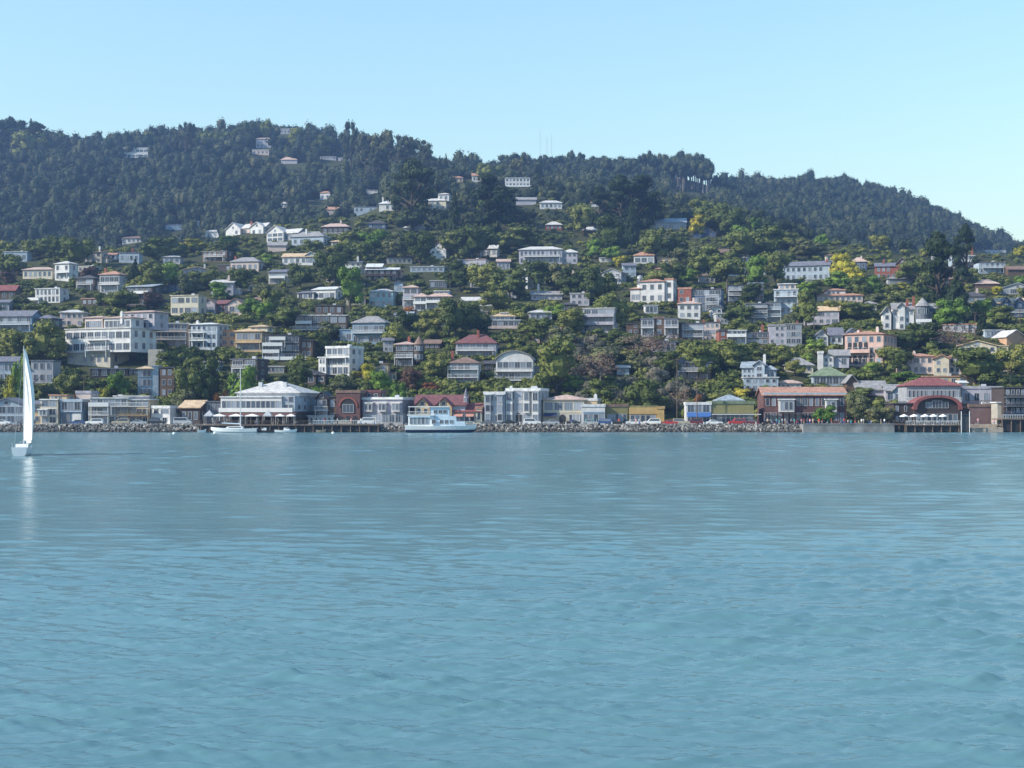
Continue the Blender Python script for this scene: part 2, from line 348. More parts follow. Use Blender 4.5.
def block(root, b, fx, s, first, rz):
    x0, x1, yb, yt, rt, rh, wc, rc, fl, nc, d, dy, st = b
    X0, X1 = fx(x0), fx(x1); z0 = (root['yb'] - yb) * s; z1 = (root['yb'] - yt) * s; rh *= s
    down = 5.0 if (yb >= root['yb'] - .5 and root['hill']) else .0
    wm_ = wall_mat(wc); wb = MB()
    if rt == 'cone':
        r_ = (X1 - X0) / 2; xc = (X0 + X1) / 2
        wb.cyl(xc, dy + r_ * .3, z0 - down, z1, r_, 14); wb.build('turret_wall', wm_, root)
        MB().cyl(xc, dy + r_ * .3, z1, z1 + rh, r_ * 1.15, 14, .05).build('turret_roof', roof_mat(rc), root)
        for k in range(fl):
            for a in (-.6, 0, .6):
                fh = (z1 - z0) / fl; put_window(root, xc + math.sin(a) * r_, dy + r_ * .3 - math.cos(a) * r_, z0 + fh * (k + .3), min(.9, r_ * .5), fh * .5, a, False, True)
        return
    wb.box(X0, X1, dy, dy + d, z0 - down, z1)
    if rt == 'gable': wb.prism([(dy, z1), (dy + d, z1), (dy + d / 2, z1 + rh)], X0 + .02, X1 - .02, 'x')
    if rt == 'gablef': wb.prism([(X0, z1), (X1, z1), ((X0 + X1) / 2, z1 + rh)], dy + .02, dy + d - .02, 'y')
    if rt == 'shed': wb.prism([(dy + .02, z1), (dy + d - .02, z1), (dy + d - .02, z1 + rh)], X0 + .02, X1 - .02, 'x')
    if rt == 'curve':
        P = [(X0 + (X1 - X0) * i / 12, z1 + rh * math.sin(math.pi * i / 12) ** .7) for i in range(13)]; wb.prism([(X0, z1 - .01)] + P[::-1][1:-1][::-1] + [(X1, z1 - .01)] if False else [(X0, z1)] + [(X1, z1)] + P[::-1][1:-1], dy, dy + d - .02, 'y')
    wb.build('wall', wm_, root)
    if rt != 'none': roof_mb(rt, X0, X1, dy, dy + d, z1, rh).build('roof', roof_mat(rc), root)
    if rt in ('flat', 'parapet') and d > 6 and X1 - X0 > 8:
        q = MB(); q.box(X0 + (X1 - X0) * .6, X0 + (X1 - X0) * .6 + 1.2, dy + d * .5, dy + d * .5 + 1, z1 + .1, z1 + 1.2); q.build('roof_vent', STEEL, root)
    mg_ = .3 if X1 - X0 > 2.5 else .08
    facade(root, X0 + mg_, X1 - mg_, dy, z0, z1, fl, nc, st)
    if st != 'n':
        if rz < -.05: facade(root, .8, d - .8, 0, z0, z1, fl, max(1, int(d / 4.5)), 'w', R(90), (X1, dy))
        elif rz > .05: facade(root, -d + .8, -.8, 0, z0, z1, fl, max(1, int(d / 4.5)), 'w', R(-90), (X0, dy))
    if rt == 'gablef' and rh > 1.6 and st != 'n': put_window(root, (X0 + X1) / 2, dy - .0, z1 + rh * .15, 1, min(1.2, rh * .45), 0, False, True)
def balcony(root, X0, X1, z, y, deep=1.6, solid=False, colr=None):
    a = MB().box(X0, X1, y - deep, y - .02, z - .18, z).build('balcony', colr or TRIM, root)
    r = MB()
    if solid: r.box(X0, X1, y - deep, y - deep + .1, z, z + 1)
    else:
        r.box(X0, X1, y - deep, y - deep + .09, z + .95, z + 1.05); n = max(2, int((X1 - X0) / .35))
        for i in range(n + 1): r.box(X0 + (X1 - X0 - .08) * i / n, X0 + (X1 - X0 - .08) * i / n + .07, y - deep + .01, y - deep + .08, z, z + .95)
    for X in (X0, X1 - .09): r.box(X, X + .09, y - deep + .1, y - .02, z + .0 if solid else z + .95, z + 1.04)
    r.build('railing', colr or TRIM, a)
    for X in (X0 + .1, X1 - .25): MB().box(X, X + .15, y - deep + .15, y - deep + .3, z - 2.6, z - .18).build('post', colr or TRIM, a)
HOUSES = []
def house(line, hill=True, cat='house', name='hillside_house', Y=None, zb=None, group=None):
    P = [p.strip() for p in line.split(';')]
    rz = R(float(P[0])); ref, det, bl, ex = P[1], P[2], P[3], (P[4] if len(P) > 4 else '')
    B = []
    for t in bl.split('|'):
        a = t.split()
        B.append((float(a[0]), float(a[1]), float(a[2]), float(a[3]), a[4], float(a[5]), a[6], a[7], int(a[8]), int(a[9]), float(a[10]), float(a[11]), a[12]))
    b0 = B[0]; pxc = (b0[0] + b0[1]) / 2
    if Y is None: x, Y, z = at(pxc, b0[2])
    else: x = (pxc - CX) / F * Y; z = CZ + (HY - b0[2]) / F * Y if zb is None else zb
    s = Y / F; c = math.cos(rz)
    root = empty(name, (x, Y, z), rz); root['yb'] = b0[2]; root['hill'] = hill
    fx = lambda p: (p - pxc) * s / c
    for i, b in enumerate(B): block(root, b, fx, s, i == 0, rz)
    for e in ex.split():
        k, a = e.split(':'); a = a.split(',')
        if k == 'c':    # chimney: px, top row, [wall colour]
            X = fx(float(a[0])); zt = (b0[2] - float(a[1])) * s; rf = [o for o in root.children if o.name.startswith('roof')]
            MB().box(X - .45, X + .45, 2.6, 3.5, zt - 4, zt).box(X - .3, X + .3, 2.75, 3.35, zt, zt + .35).build('chimney', wall_mat(a[2] if len(a) > 2 else 'brick'), rf[0] if rf else root)
        if k == 'b':    # balcony: px0, px1, floor row, dy, solid
            balcony(root, fx(float(a[0])), fx(float(a[1])), (b0[2] - float(a[2])) * s, float(a[3]), 1.7, len(a) > 4 and a[4] == 's', wall_mat(a[5]) if len(a) > 5 else None)
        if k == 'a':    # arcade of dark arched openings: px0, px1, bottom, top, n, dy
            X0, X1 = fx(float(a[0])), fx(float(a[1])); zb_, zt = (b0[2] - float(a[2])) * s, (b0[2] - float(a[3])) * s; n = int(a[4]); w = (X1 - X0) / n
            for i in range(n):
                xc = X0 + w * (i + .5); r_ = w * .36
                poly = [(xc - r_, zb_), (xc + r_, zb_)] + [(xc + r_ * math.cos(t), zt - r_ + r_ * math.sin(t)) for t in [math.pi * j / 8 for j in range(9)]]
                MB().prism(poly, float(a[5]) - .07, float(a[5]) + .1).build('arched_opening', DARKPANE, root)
    lab = (ref + ' ' + det).strip(); tag(root, lab, cat, group)
    del root['yb']; del root['hill']
    for b in B: HOUSES.append((b[0], b[1], b[2], b[3] - (b[5] if b[4] not in ('flat', 'parapet') else 0), Y, ref))
    return root
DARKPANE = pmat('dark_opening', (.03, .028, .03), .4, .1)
HILL = """
0;white square house with flat roof;above the pinkish roofed cream villa;4 27 262 252 flat 0 pblue pale 1 4 8 0 w
-8;pinkish roofed cream villa;joined to the white tower house;22 53 279 270 hip 3 cream rpink 1 6 8 0 w
-20;white tower house;with low hip roof beside the cream villa;54 70 281 264 hip 3 white pale 2 3 7 0 w;b:56,70,273,0
-12;grey house with orange roof;two storeys above the dark hedge;99 120 295 275 hip 4 bay terra 2 4 8 0 r;c:102,268 b:99,120,285,0
0;red roofed brown cottage;at the edge of the hillside above the blue row house;-6 15 300 291 gable 6 brown red 1 3 8 0 w
-15;white curved modern house;with tall glazed front on a green terrace;34 61 303 289 flat 0 white white 2 6 7 0 t;b:28,40,300,0,s
-10;blue row house with slate roofs;and white bay windows above the dark oak;-8 33 332 317 gable 6 blue slate 2 8 8 0 b|33 52 330 319 hip 4 dgrey slate 1 4 8 2 w;b:-8,33,325,0
0;small cream cottage;wedged between the blue row house and the big white apartment block;60 83 327 313 hip 3 rose pale 2 4 7 0 w
-22;big white apartment block;three storeys with set back penthouse wings;63 112 367 353.2 none 0 stone pale 1 6 10 .6 w|62 136 353.2 330 flat 0 white pale 2 9 14 0 b|78 98 330 318 hip 2 rose rpink 1 4 7 3 b|100 130 330 319 hip 2 white rpink 1 6 7 3 b|104 140 330 312 hip 2 lav rpink 2 5 8 11 w;b:88,112,341,0 b:88,112,351,0 c:120,313,white
0;dark house with white gable wall;half hidden in the pines beside the tower house;119 139 263 253 flat 0 pblue slate 1 4 7 0 w;c:131,248
0;small white lodge with brown roof;high on the hill above the dark gabled house;122 145 243 238.5 hip 2.5 white brown 1 5 7 0 w
0;low navy house;with turquoise trim above the cream box house;161 197 292 286 flat 0 navy slate 1 5 7 0 w;c:185,278,white
-12;cream box house;with four recessed windows under a flat roof;170 199 316 296 flat 0 cream cream 2 4 8 0 r
8;orange trimmed pale house;three floors of glass beneath a white roof;154 188 348 324 flat 0 orange white 3 5 8 0 b;b:156,186,340,0 b:156,186,332,0
-15;pale blue three storey villa;with balconies beside the orange trimmed house;190 218 350 325 hip 2 pblue white 3 5 9 0 w;b:190,206,341,0 b:190,206,333,0 c:193,321,white
-10;lavender cottage with twin gables;pinkish walls above the low green hedge;201 215 314 304 gablef 5 lav brown 1 2 8 0 b|229 243 314 304 gablef 5 rose brown 1 2 8 0 b|215 229 314 304 gable 4 wine wine 1 2 6 2 w
-25;white gabled manor;bright steep gable facing the bay near the hilltop;225 241 236 230 gablef 7 white pale 1 2 10 0 w|241 266 236 229 gable 5 rose pale 1 4 8 2 w|252 266 238 229 gablef 5 white pale 1 2 8 0 w;c:250,222
-25;white house with steep double gable;beside the manor on the hilltop;266 284 242 233 gablef 7 white pale 2 3 9 0 b|282 298 242 234 gable 5 grey pale 1 3 8 2 w
-15;pale house with broad grey hip roof;just below the hilltop manor;291 324 246 237 hip 6 pblue grey 1 5 10 0 w;c:304,229,white
-10;pale house with dark wing;and low hip roof on the upper slope;230 259 272 262 hip 5 rose grey 1 5 9 0 r|216 231 272 265 flat 0 dbrown slate 1 2 7 1 w;c:233,256
-8;long cream roofed bungalow;with blank pale gable end;282 313 265 257 gable 4 white tan 1 5 8 0 w|306 316 263 256 gablef 4 pblue pale 1 1 7 0 n
-20;angular white house;with slanting roofs above the brown shingled house;312 336 300 290 shed 4 white white 1 4 7 0 b|297 314 299 293 shed 3 white slate 1 3 6 -1 b
0;low brown house;tucked under the angular white house;315 343 315 306 flat 0 brown dark 1 4 7 0 w
0;flat roofed brown house;with two glazed bays and a long white terrace;295 347 333 316 flat 0 brown white 2 6 9 0 b;b:290,345,330,0 b:296,312,324,0,s
-12;bright blue house;with grey hip roof and rows of white windows;352 385 344 323 hip 7 blue grey 2 6 9 0 b|339 352 342 330 flat 0 blue blue 1 2 6 0 b;b:352,385,333,0
8;orange walled house;squeezed beside the tan villa;220 237 347 331 flat 0 orange orange 2 2 8 0 w
-10;tan villa with layered roofs;with pale window bays above the oaks;235 262 352 332 hip 4 tan tan 2 4 9 0 b|248 266 332 327 hip 2 cream tan 1 3 6 2 w;b:235,262,343,0,n,tan
0;dark house with white curved balconies;four stepped levels above the harbour hotel;264 300 361 336 flat 0 dbrown dark 3 5 9 0 b|300 312 359 341 flat 0 brown dark 2 2 8 1 w;b:263,283,346,0,s b:263,280,353,-.3,s b:263,311,360,0,s b:270,286,340,0,s
-25;white three storey house;on the bluff above the chalet restaurant;325 350 376 348 parapet 0 white white 3 4 9 0 b|319 327 374 358 flat 0 white white 2 2 5 -1 w;b:327,349,358,0
-5;brown house with pink roof;near the hilltop beside a round oak;322 349 235 227 hip 4 dbrown rpink 1 5 8 0 w;b:322,349,235,0 c:340,220,rose
0;dark timber house with white shed roof;high deck above the pale turquoise house;366 398 281 270 shed 4 dbrown white 2 5 9 0 w|366 381 270 267 shed 5 dbrown white 1 1 7 2 n;b:365,395,276,0,n,dbrown
-12;pale turquoise house;plain front with a patched roof;369 393 308 292 hip 3 turq pale 2 4 8 0 r
-8;narrow lavender tower house;beside the long banded white house;403 418 309 288 hip 3 lav rpink 3 2 7 0 b;b:403,418,300,0
-8;long banded white house;with pinkish roof and ribbon windows;414 427 311 297 hip 4 white rpink 2 2 9 0 b|427 452 310 297 hip 5 dgrey rpink 2 4 9 0 b|433 448 297 291 flat 0 blue pale 1 3 5 3 b;b:427,452,303,0,s b:414,427,304,0,s
-10;brown shingled victorian with turret;white gable and bay windows near the hilltop;430 446 260 250 gablef 8 white wine 2 3 9 0 w|414 423 260 250 cone 6 white dark 2 0 5 -1 w|420 434 258 247 gable 7 wine wine 1 2 8 2 w;c:427,238
-10;lavender pink house;with flat roof below the small white gable house;457 486 272 260 flat 0 lav rpink 1 5 8 0 w
-10;small white gable house;beside a clipped green tree;480 497 257 249 gable 4 white pale 1 3 7 0 w
-6;large pale mansion;two storeys of tall windows across the upper slope;519 562 264 250 hip 4 lav pale 2 10 11 0 t|562 577 264 253 hip 4 lav pale 2 3 9 1 w;b:524,560,257,0
0;low pale house;long and flat below the shingled victorian;410 444 272 267 flat 0 pblue pale 1 6 7 0 w
-6;pale roofed bungalow;hidden among oaks in the middle of the slope;461 492 306 301 gable 4 white pale 1 5 8 0 w
0;white terraced house;with a warm lit terrace and stepped roofs;486 520 329 321 flat 0 rose white 1 6 8 0 b|490 515 321 317 hip 3 white tan 1 5 7 1 b|500 508 317 313 flat 0 white pale 1 1 4 3 n;b:486,518,329,0,s,rose
0;pale lavender house among oaks;just beyond the white terraced house;529 552 321 313 hip 3 lav pale 1 4 7 0 w
-4;low grey roofed bungalow;wide and half hidden below the large mansion;531 562 300 295 gable 4 lav grey 1 5 8 0 w;c:538,284,white
-10;dark timber house with witch hat turret;stepped among trees above the grey corner building;395 414 367 345 hip 3 dbrown rpink 3 3 8 0 b|414 424 362 345 cone 9 dbrown brown 2 0 6 0 w;c:407,337 b:395,414,358,0
-6;purple roofed house;with pale fascia above the brown balcony house;456 496 357 344 hip 9 lav wine 2 6 9 0 b;c:477,331 b:456,494,351,0
-6;brown balcony house;with chimney and two white decks;450 478 383 364 hip 6 pblue brown 2 4 8 0 b;c:451,352 b:448,479,378,0 b:448,479,370,0
-5;white house with rounded gable;two decks and a fan window;496 533 382 361 curve 9 white grey 2 6 9 0 b;b:495,532,372,0 b:495,532,381,0
-10;white cottage with orange roof;beside the green hedge on the upper slope;634 654 264 256 hip 4 white terra 1 3 7 0 b
-18;big white villa with orange roof;and a round tower over the dark hedge;640 664 304 282 hip 3 white terra 2 3 9 0 w|631 641 302 289 hip 2 white terra 1 2 7 0 b|637 642 288 276 cone 1 white white 1 0 3 1 w|664 672 302 280 parapet 0 white terra 2 1 7 1 w
0;long low house with orange roof;above the brick and navy flats;655 695 272 269.5 hip 2 tan terra 1 7 6 0 n
0;grey blue box house;above the pale three storey block;586 600 296 284 parapet 0 grey dgrey 1 2 6 0 b|590 603 299 291 flat 0 white white 1 2 6 -2 w
-6;low pale cottage;beside the grey blue box house;570 589 306 294 flat 0 lav pale 2 3 7 0 w
-12;pale three storey block;with long window bands on the middle slope;583 614 333 309 flat 0 bay pale 3 4 10 0 b;b:583,614,325,0,s,lav b:583,614,317,0,s,lav
-15;brick and navy flats;tall dark apartment with flat roofs;678 691 311 289 parapet 0 brick terra 3 2 8 0 w|691 720 312 290 flat 0 navy dark 3 5 9 1 b;b:705,718,305,0 b:705,718,298,0
-10;small white villa with pinkish roof;and square chimney below the flats;678 700 319 304 hip 3 white rpink 2 3 8 0 w;c:693,298,rose
-6;brown and white townhouses;terrace under the small white villa;641 654 337 319 flat 0 lav slate 2 2 8 0 b|654 664 337 318 parapet 0 brown brown 2 1 8 .5 w|664 678 337 319 flat 0 lav slate 2 2 8 0 b;b:641,654,328,0 b:664,678,328,0
-10;shingled row houses;with chimneys and pale bays beside the townhouses;678 690 338 324 parapet 0 brown dark 2 1 8 .5 w|682 704 343 324 flat 0 lav dark 3 3 8 0 b|704 719 342 323 flat 0 rose dark 3 3 8 0 r;c:703,320 c:717,320 b:683,703,337,0 b:683,703,330,0
-5;dark gabled chalet;with white window under the ridge and a chimney;694 716 238 234 gablef 7 navy slate 1 2 10 0 w;c:705,223,white
0;dark house with grey hip roof;behind a pole among the trees;660 684 250 244 hip 4 dbrown grey 1 3 8 0 n
0;white tent roofed pavilion;small and bright among dark trees near the top;583 598 233 230.5 pyr 4 brown white 1 3 6 0 n
-5;lavender roofed bungalow;wide low roof under the dark cypress grove;650 686 230 223 gable 5 lav blueg 1 6 8 0 b
0;brown roofed cottage;partly hidden beside the dark gabled chalet;715 734 257 253 gable 4 brown brown 1 3 7 0 n
-18;long white house with slate roof;and pinkish gable end near the yellow tree;786 828 281 266 gable 5 pblue slate 2 8 9 0 w;c:787,257,brick c:825,260,brick
-5;navy glass apartments;stacked dark levels beside the tall pale block;728 744 302 286 flat 0 navy dark 3 3 8 0 b|749 763 302 284 flat 0 dgrey pblue 3 2 8 0 b|743.5 749.5 302 289 flat 0 brick dark 2 1 6 1 w;b:728,743,296,0 b:749,763,296,0 b:728,743,291,0
-5;stepped slate blue apartments;four dark levels right under the navy glass apartments;747 767 324 304 flat 0 navy slate 4 4 8 0 b|733 747 324 311 parapet 0 grey dark 2 3 8 0 w;b:747,767,318,0 b:747,767,313,0 b:747,767,308,0,s,grey
-12;tall pale blue block;with balconies above the curved white building;767 781 323 303 flat 0 blue dgrey 3 2 8 -2 b|774 797 323 290 flat 0 pblue white 4 4 9 0 w|778 795 290 284 hip 1 rose white 1 3 6 2 w;b:774,797,297,0 b:767,781,317,-2 b:767,781,310,-2
-8;curved white building;with shingled wings and a glass front;728 746 344 331 flat 0 white white 2 4 9 -1 b|746 768 345 333 flat 0 brown slate 2 4 8 1 b|768 784 345 326 parapet 0 lav grey 3 3 8 0 w|784 800 345 325 flat 0 grey grey 3 3 8 0 b;b:727,746,337,-1,s c:762,325 c:796,322
-8;long salmon villa;terracotta roof over a dark clipped hedge;818 862 302 296 hip 3 rose terra 1 8 9 0 w|827 846 296 290 hip 2 white terra 1 4 7 3 w
-15;dark house with pink roof;beside the bright yellow tree;851 866 270 262 hip 5 navy rpink 1 3 7 0 w;c:861,256,rose
-12;red shingled manor;slate roof and twin gables on the upper slope;876 896 280 267 gable 4 brick slate 2 4 8 0 w|896 906 279 265 gablef 6 brick slate 2 1 9 -1 w;c:884,260
0;small grey cottage;directly below the red shingled manor;888 912 284 279 hip 2.5 grey grey 1 4 6 0 w
-5;gray house with white dormers;steep slate roofs beside the pink mansion;816 828 346 337 gablef 6 white slate 2 1 8 0 b|830 843 345 336 gable 8 white slate 1 2 8 1 w|845 859 345 336 gablef 7 white slate 2 2 8 0 b;c:861,330
-10;white victorian with round turret;many gables and dark shingled upper floor;883 891 330 314 gablef 7 white grey 2 1 8 0 w|893 913 331 310 gable 7 white grey 3 5 9 1 w|914 928 330 307 cone 9 dgrey grey 2 0 7 0 w|926 937 322 309 gable 5 navy grey 1 2 7 2 w|898 904 331 308 gablef 5 white grey 3 1 6 0 w;c:913,297 c:907,300 b:914,928,323,-3,s
-28;pink arcaded mansion;terracotta roof and arches above the waterfront;847 881 368 335 hip 4 pink terra 3 5 20 0 w;a:849,868,351,342,4,0 a:849,872,364,356,5,0 c:857,331,rose c:874,328,rose b:848,870,353,0,s,pink
-12;pink villa with orange roof;and crenellated terrace beneath the mansion;897 906 374 367 parapet 0 rose rose 1 2 6 -2 w|905 932 375 357 hip 3 rose terra 2 4 9 0 r;c:914,352,rose
-12;cream gabled villa with orange roof;adjoining the pink villa;934 948 375 360 gablef 4 cream terra 2 2 9 -2 w|948 960 375 358 hip 2 rose terra 2 2 8 0 w
-4;dark blue timber house;tan roof with three gables at the hillside edge;998 1030 318 304 gable 6 navy tan 2 6 10 0 b|1002 1009 310 303 gablef 5 navy slate 1 1 6 -1.5 w|1015 1022 310 303 gablef 5 navy slate 1 1 6 -1.5 w;b:998,1028,313,-1.5
-8;brown house with pinkish roof;among shrubs beneath the white modern house;976 998 289 284 hip 5 brown rpink 1 3 8 0 n;c:977,276
-6;white modern house;stepped blue and white terraces behind the tall pine;952 974 268 256 flat 0 pblue white 3 4 8 0 b;b:956,974,262,0,s c:973,247
0;low white ridge bungalow;long flat roof by the far slope edge;977 1006 254 250.5 flat 0 white white 1 6 7 0 w
12;red gabled cottage;steep pale roof at the edge of the hill;1006 1026 345 338 gablef 7 orange pale 1 2 9 0 n
-10;small pink house with orange roof;behind the round tree at the hill foot;1001 1014 372 359 hip 3 rose terra 2 2 7 0 w;c:1002,354,rose
-15;pale grey house with steep gables;above the white cornice shop;742 756 380 368 gable 6 pblue blueg 2 3 8 0 w|754 764 379 366 gablef 5 pblue blueg 2 1 9 -1 w|764 774 379 370 hip 4 pblue blueg 1 2 7 1 w;c:763,355,white
-5;white and blue terrace house;behind the brick building;744 778 391 378 flat 0 pblue pale 2 5 7 0 w;
-5;pink tiled annex;low roof beside the white and blue terrace house;780 801 390 384 hip 3 white rpink 1 4 5 0 w
-5;yellow cottage with grey hip roof;on a hedge above the green roofed house;785 813 373 366 hip 8 cream grey 1 4 8 0 w
-10;white chapel like house;with a bright tower and grey roof;818 823 370 353 parapet 0 white white 2 1 4 -1 n|823 833 370 357 gablef 3 white grey 2 2 7 0 a|830 848 368 356 gable 6 lav grey 1 2 8 1 w
-5;green roofed house;pale walls above the brick building;813 846 386 376.5 hip 9 pblue green 1 5 9 0 b
0;brown gabled cottage;beside the green roofed house;847 857 392 384 gablef 8 brown grey 1 1 9 0 n
-5;wide grey roofed house;low walls behind the willows;857 886 396 391 gable 9 lav grey 1 4 10 0 n
-8;grey roofed cottage with pale walls;next to the red roofed pavilion;886 904 402 391 gable 6 lav grey 1 2 8 0 b|893 900 402 392 gablef 5 pblue grey 1 1 8 -1 w
0;row house under the bluff;grey balconied front behind the sailboat;-6 18 383 362 gable 5 pblue slate 2 5 8 0 t|30 52 384 361 flat 0 grey slate 2 3 8 1 w
8;narrow teal glass tower house;with timber top beside the brown flats;138 152 398 370 hip 3 blue tan 3 3 8 0 b|152 158 398 367 flat 0 pblue pblue 3 0 8 0 n
0;brown flats under the bluff;tall dark box beside the teal tower;159 173 398 368 flat 0 brown dark 3 2 8 1 w
0;grey garden retaining house;low stone front beneath the orange trimmed house;148 162 371 350 none 0 stone pale 1 1 3 0 n
-5;small pale blue shed;half buried in the bare trees;617 629 375 368 gable 2 pblue pale 1 1 5 0 w
0;white ridge villa;broad pale front with a long terrace near the summit;505 530 187 178 flat 0 white pale 2 7 9 0 w;b:505,534,187,0,s
0;small white house with brown roof;on the summit slope;472 485 182 176 gable 3 white terra 1 3 7 0 w
-10;cream clustered villa;pale stepped walls beside the dark cypress;424 446 210 201 hip 3 cream pale 2 4 8 0 w|437 448 201 194 hip 2 white pale 1 2 7 3 w
-5;white pavilion roofed house;near the dark cypress on the upper slope;379 401 211 204 hip 4 white white 1 4 9 0 w;c:382,197,white
0;pale bungalow;wide and low on the far upper slope;540 562 209 203 hip 3 white pale 1 5 8 0 w
0;tiny orange roofed house;glimpsed in the upper woods;589 599 207 203 hip 2 white terra 1 2 6 0 n
0;pale conical roofed house;wide white roof above the round yellow oak;404 425 231 228 hip 5 grey white 1 4 9 0 n
-10;small white gabled house;deep among dark pines;477 487 230 224 gablef 4 white pale 1 2 7 0 w
0;house with red terrace;pale roof near the summit pines;546 562 230 225 hip 4 brick pale 1 4 8 0 w
0;dark roofed house;beside the pale conical roofed house;368 386 229 224 hip 4 navy dark 1 4 8 0 w
-10;white hilltop cottage;small with orange roof edge on the upper slope;320 330 200 193 hip 2 white terra 1 2 6 0 w|311 322 205 200 flat 0 pblue pale 1 2 5 0 n
0;salmon roofed cottage;small below the white hilltop cottage;327 339 214 210 gable 3 rose terra 1 2 6 0 n
0;pale garden house;small white walls high in the woods;281 287 208 204 hip 2 white pale 1 1 5 0 n
0;white modernist house on the far ridge;long pale walls set in far woods;123 148 158 148 flat 0 white white 2 6 10 0 b
0;ridge top flat house;dark block standing on the skyline;71 86 139 133 flat 0 grey pale 1 4 9 0 w
0;white house at the ridge end;beneath the tallest far pines;-6 18 143 136 flat 0 pblue pale 1 5 9 0 w
0;low green roofed ridge house;long and low against the sky;92 107 139 136 hip 1.5 grey green 1 4 8 0 n
0;lavender far hill house;pale windows below the summit trees;256 271 148 139 hip 2 lav rpink 2 4 9 0 w
0;white roofed far hill house;directly under the lavender far hill house;252 269 155 150 flat 0 rose white 1 4 8 0 w
0;tan roofed far hill house;broad pinkish roof in the far woods;281 297 164 160 hip 4 lav rpink 1 3 9 0 n
0;skyline house;flat roofed on the far hilltop;280 294 134 128.5 flat 0 grey pale 1 4 9 0 w
0;far terrace house;long pale front among the eucalyptus;320 336 160 157 flat 0 lav pale 1 5 8 0 w|338 350 161 158 flat 0 lav pale 1 4 8 0 n
0;blue far house;small pale walls in the shaded valley;165 182 230 225 flat 0 blue slate 1 4 8 0 w
-5;twin roofed bungalow;low pale walls beneath the chalet hedge;690 712 262 257 gable 3 lav grey 1 4 7 0 n
0;cottage with flat slate roof;between oaks under the long cream roofed bungalow;268 286 252 246 gable 4 rose grey 1 3 7 0 n
-6;house with pale stucco chimney;small among oaks beside the white villa;655 668 254 249 hip 2 lav pale 1 2 6 0 n
0;dark cottage;low grey roof among the trees above the willows;866 880 352 347 hip 3 brown dark 1 2 6 0 n
-8;pale blue roofed cottage;low behind the long banded white house;395 412 322 315 gable 3 lav blueg 1 3 7 0 w
-8;brown eaved house;low roof behind the dark timber turret house;424 440 349 344 gable 4 dbrown brown 1 3 7 0 w
0;lavender cottage in the pines;small pale walls near the dark house with white gable wall;163 180 264 257 hip 2 lav pale 1 3 7 0 w
0;grey roofed shed house;low at the slope edge under the red roofed cottage;-6 9 311 303 gable 3 grey slate 1 2 7 0 w
-10;small white hill cottage;just outside the white gabled manor;205 219 238 232 hip 2 white pale 1 2 6 0 w
0;tiny white studio;among shrubs above the lavender twin gables;247 256 291 286.5 flat 0 white pale 1 1 5 0 w
-6;tan roofed bungalow;low roof beside the pale house with hip roof;331 347 246 242 hip 2.5 stone tan 1 3 7 0 w
0;blue grey terrace house;long and low on the upper slope near the white pavilion;354 378 213 207 flat 0 pblue slate 1 5 7 0 w
0;low white upper cottage;thin pale strip in the upper woods;364 380 194 190.5 flat 0 white pale 1 3 6 0 n
0;white speck house;small bright gable at the edge of the shaded valley;193 199 227 222.5 gable 1.5 white pale 1 1 5 0 n
0;lavender blue house;steep side beside the long low orange roofed house;623 636 277 266 gable 3 pblue slate 2 2 7 0 w
0;low white carport house;beneath the white tent roofed pavilion;600 616 262 258 flat 0 white pale 1 3 6 0 w
0;brown shingled annex;beside the brown and white townhouses;627 639 334 324 flat 0 brown dark 2 2 6 0 w
0;brick end house;dark red block after the shingled row houses;719 727 344 331 parapet 0 brick dark 2 1 7 0 w
0;pale roofed lodge;in oaks beside the brown roofed cottage;742 752 262 258 hip 2 lav pale 1 2 6 0 n
0;tan walled cottage;between the red shingled manor and the tall pine;911 925 278 270 gable 3 tan brown 1 3 7 0 w
0;pale garden wall house;blue white front below the dark blue timber house;985 1004 338 331 flat 0 pblue pale 1 4 6 0 w
0;brown gable cottage;small roof at the slope edge above the tan roofed gables;1008 1026 276 270 gable 4 brown brown 1 3 7 0 n
0;orange walled summit cottage;close to the small white summit house;450 463 183 178 hip 2 tan terra 1 3 6 0 w
0;grey roofed upper bungalow;wide low roof beside the far pale bungalow;516 536 205 200 gable 3 lav grey 1 4 7 0 n
-8;white porch house;beneath the narrow lavender tower house;405 414 318 310 flat 0 white pale 2 2 6 0 b
0;dark roofed bungalow;long low shape among oaks near the pale turquoise house;345 364 291 286 gable 3 brown dark 1 4 7 0 w
0;cream hillside cottage;half hidden beside the bright green central tree;326 340 283 276 hip 3 cream pale 1 3 7 0 w
0;grey shingled house;tall narrow front between the blue house and the turret house;383 393 352 341 gable 3 grey slate 2 2 7 0 w
0;pale blue gabled house;among trees beyond the turquoise house;394 403 292 284 gablef 3 pblue slate 1 1 7 0 w
0;tan hill house;broad front between the two oaks above the navy flats;700 715 283 276 hip 3 stone brown 1 3 7 0 w
0;white balconied cottage;half hidden above the row of brown townhouses;645 658 314 306 flat 0 white pale 1 3 6 0 b
0;brown hillside lodge;dark walls beneath the wide low bungalow;560 577 313 305 hip 3 brown dark 1 3 7 0 w
0;white stuccoed house;tall front among trees under the pale mansion;545 556 284 274 flat 0 white pale 2 2 7 0 w
0;lavender gabled house;partly hidden between the pink house and the mansion;497 510 270 262 gable 3 lav rpink 1 3 7 0 w
0;grey modern house;long windows beneath the white gable house;430 447 288 281 flat 0 dgrey pale 1 4 7 0 b
0;salmon hillside house;small front beneath the pale low house;392 402 278 271 hip 2 salmon terra 1 2 6 0 w
0;white corner house;bright front by the shingled row houses;716 728 324 314 flat 0 bay pale 2 3 7 0 w
0;slate roofed cottage;in trees over the white chapel like house;833 846 362 356 gable 3 grey slate 1 3 6 5 w
-10;pale lodge by the salmon villa;small hip roofed front in the hedge;863 876 311 304 hip 3 white grey 1 3 6 0 w
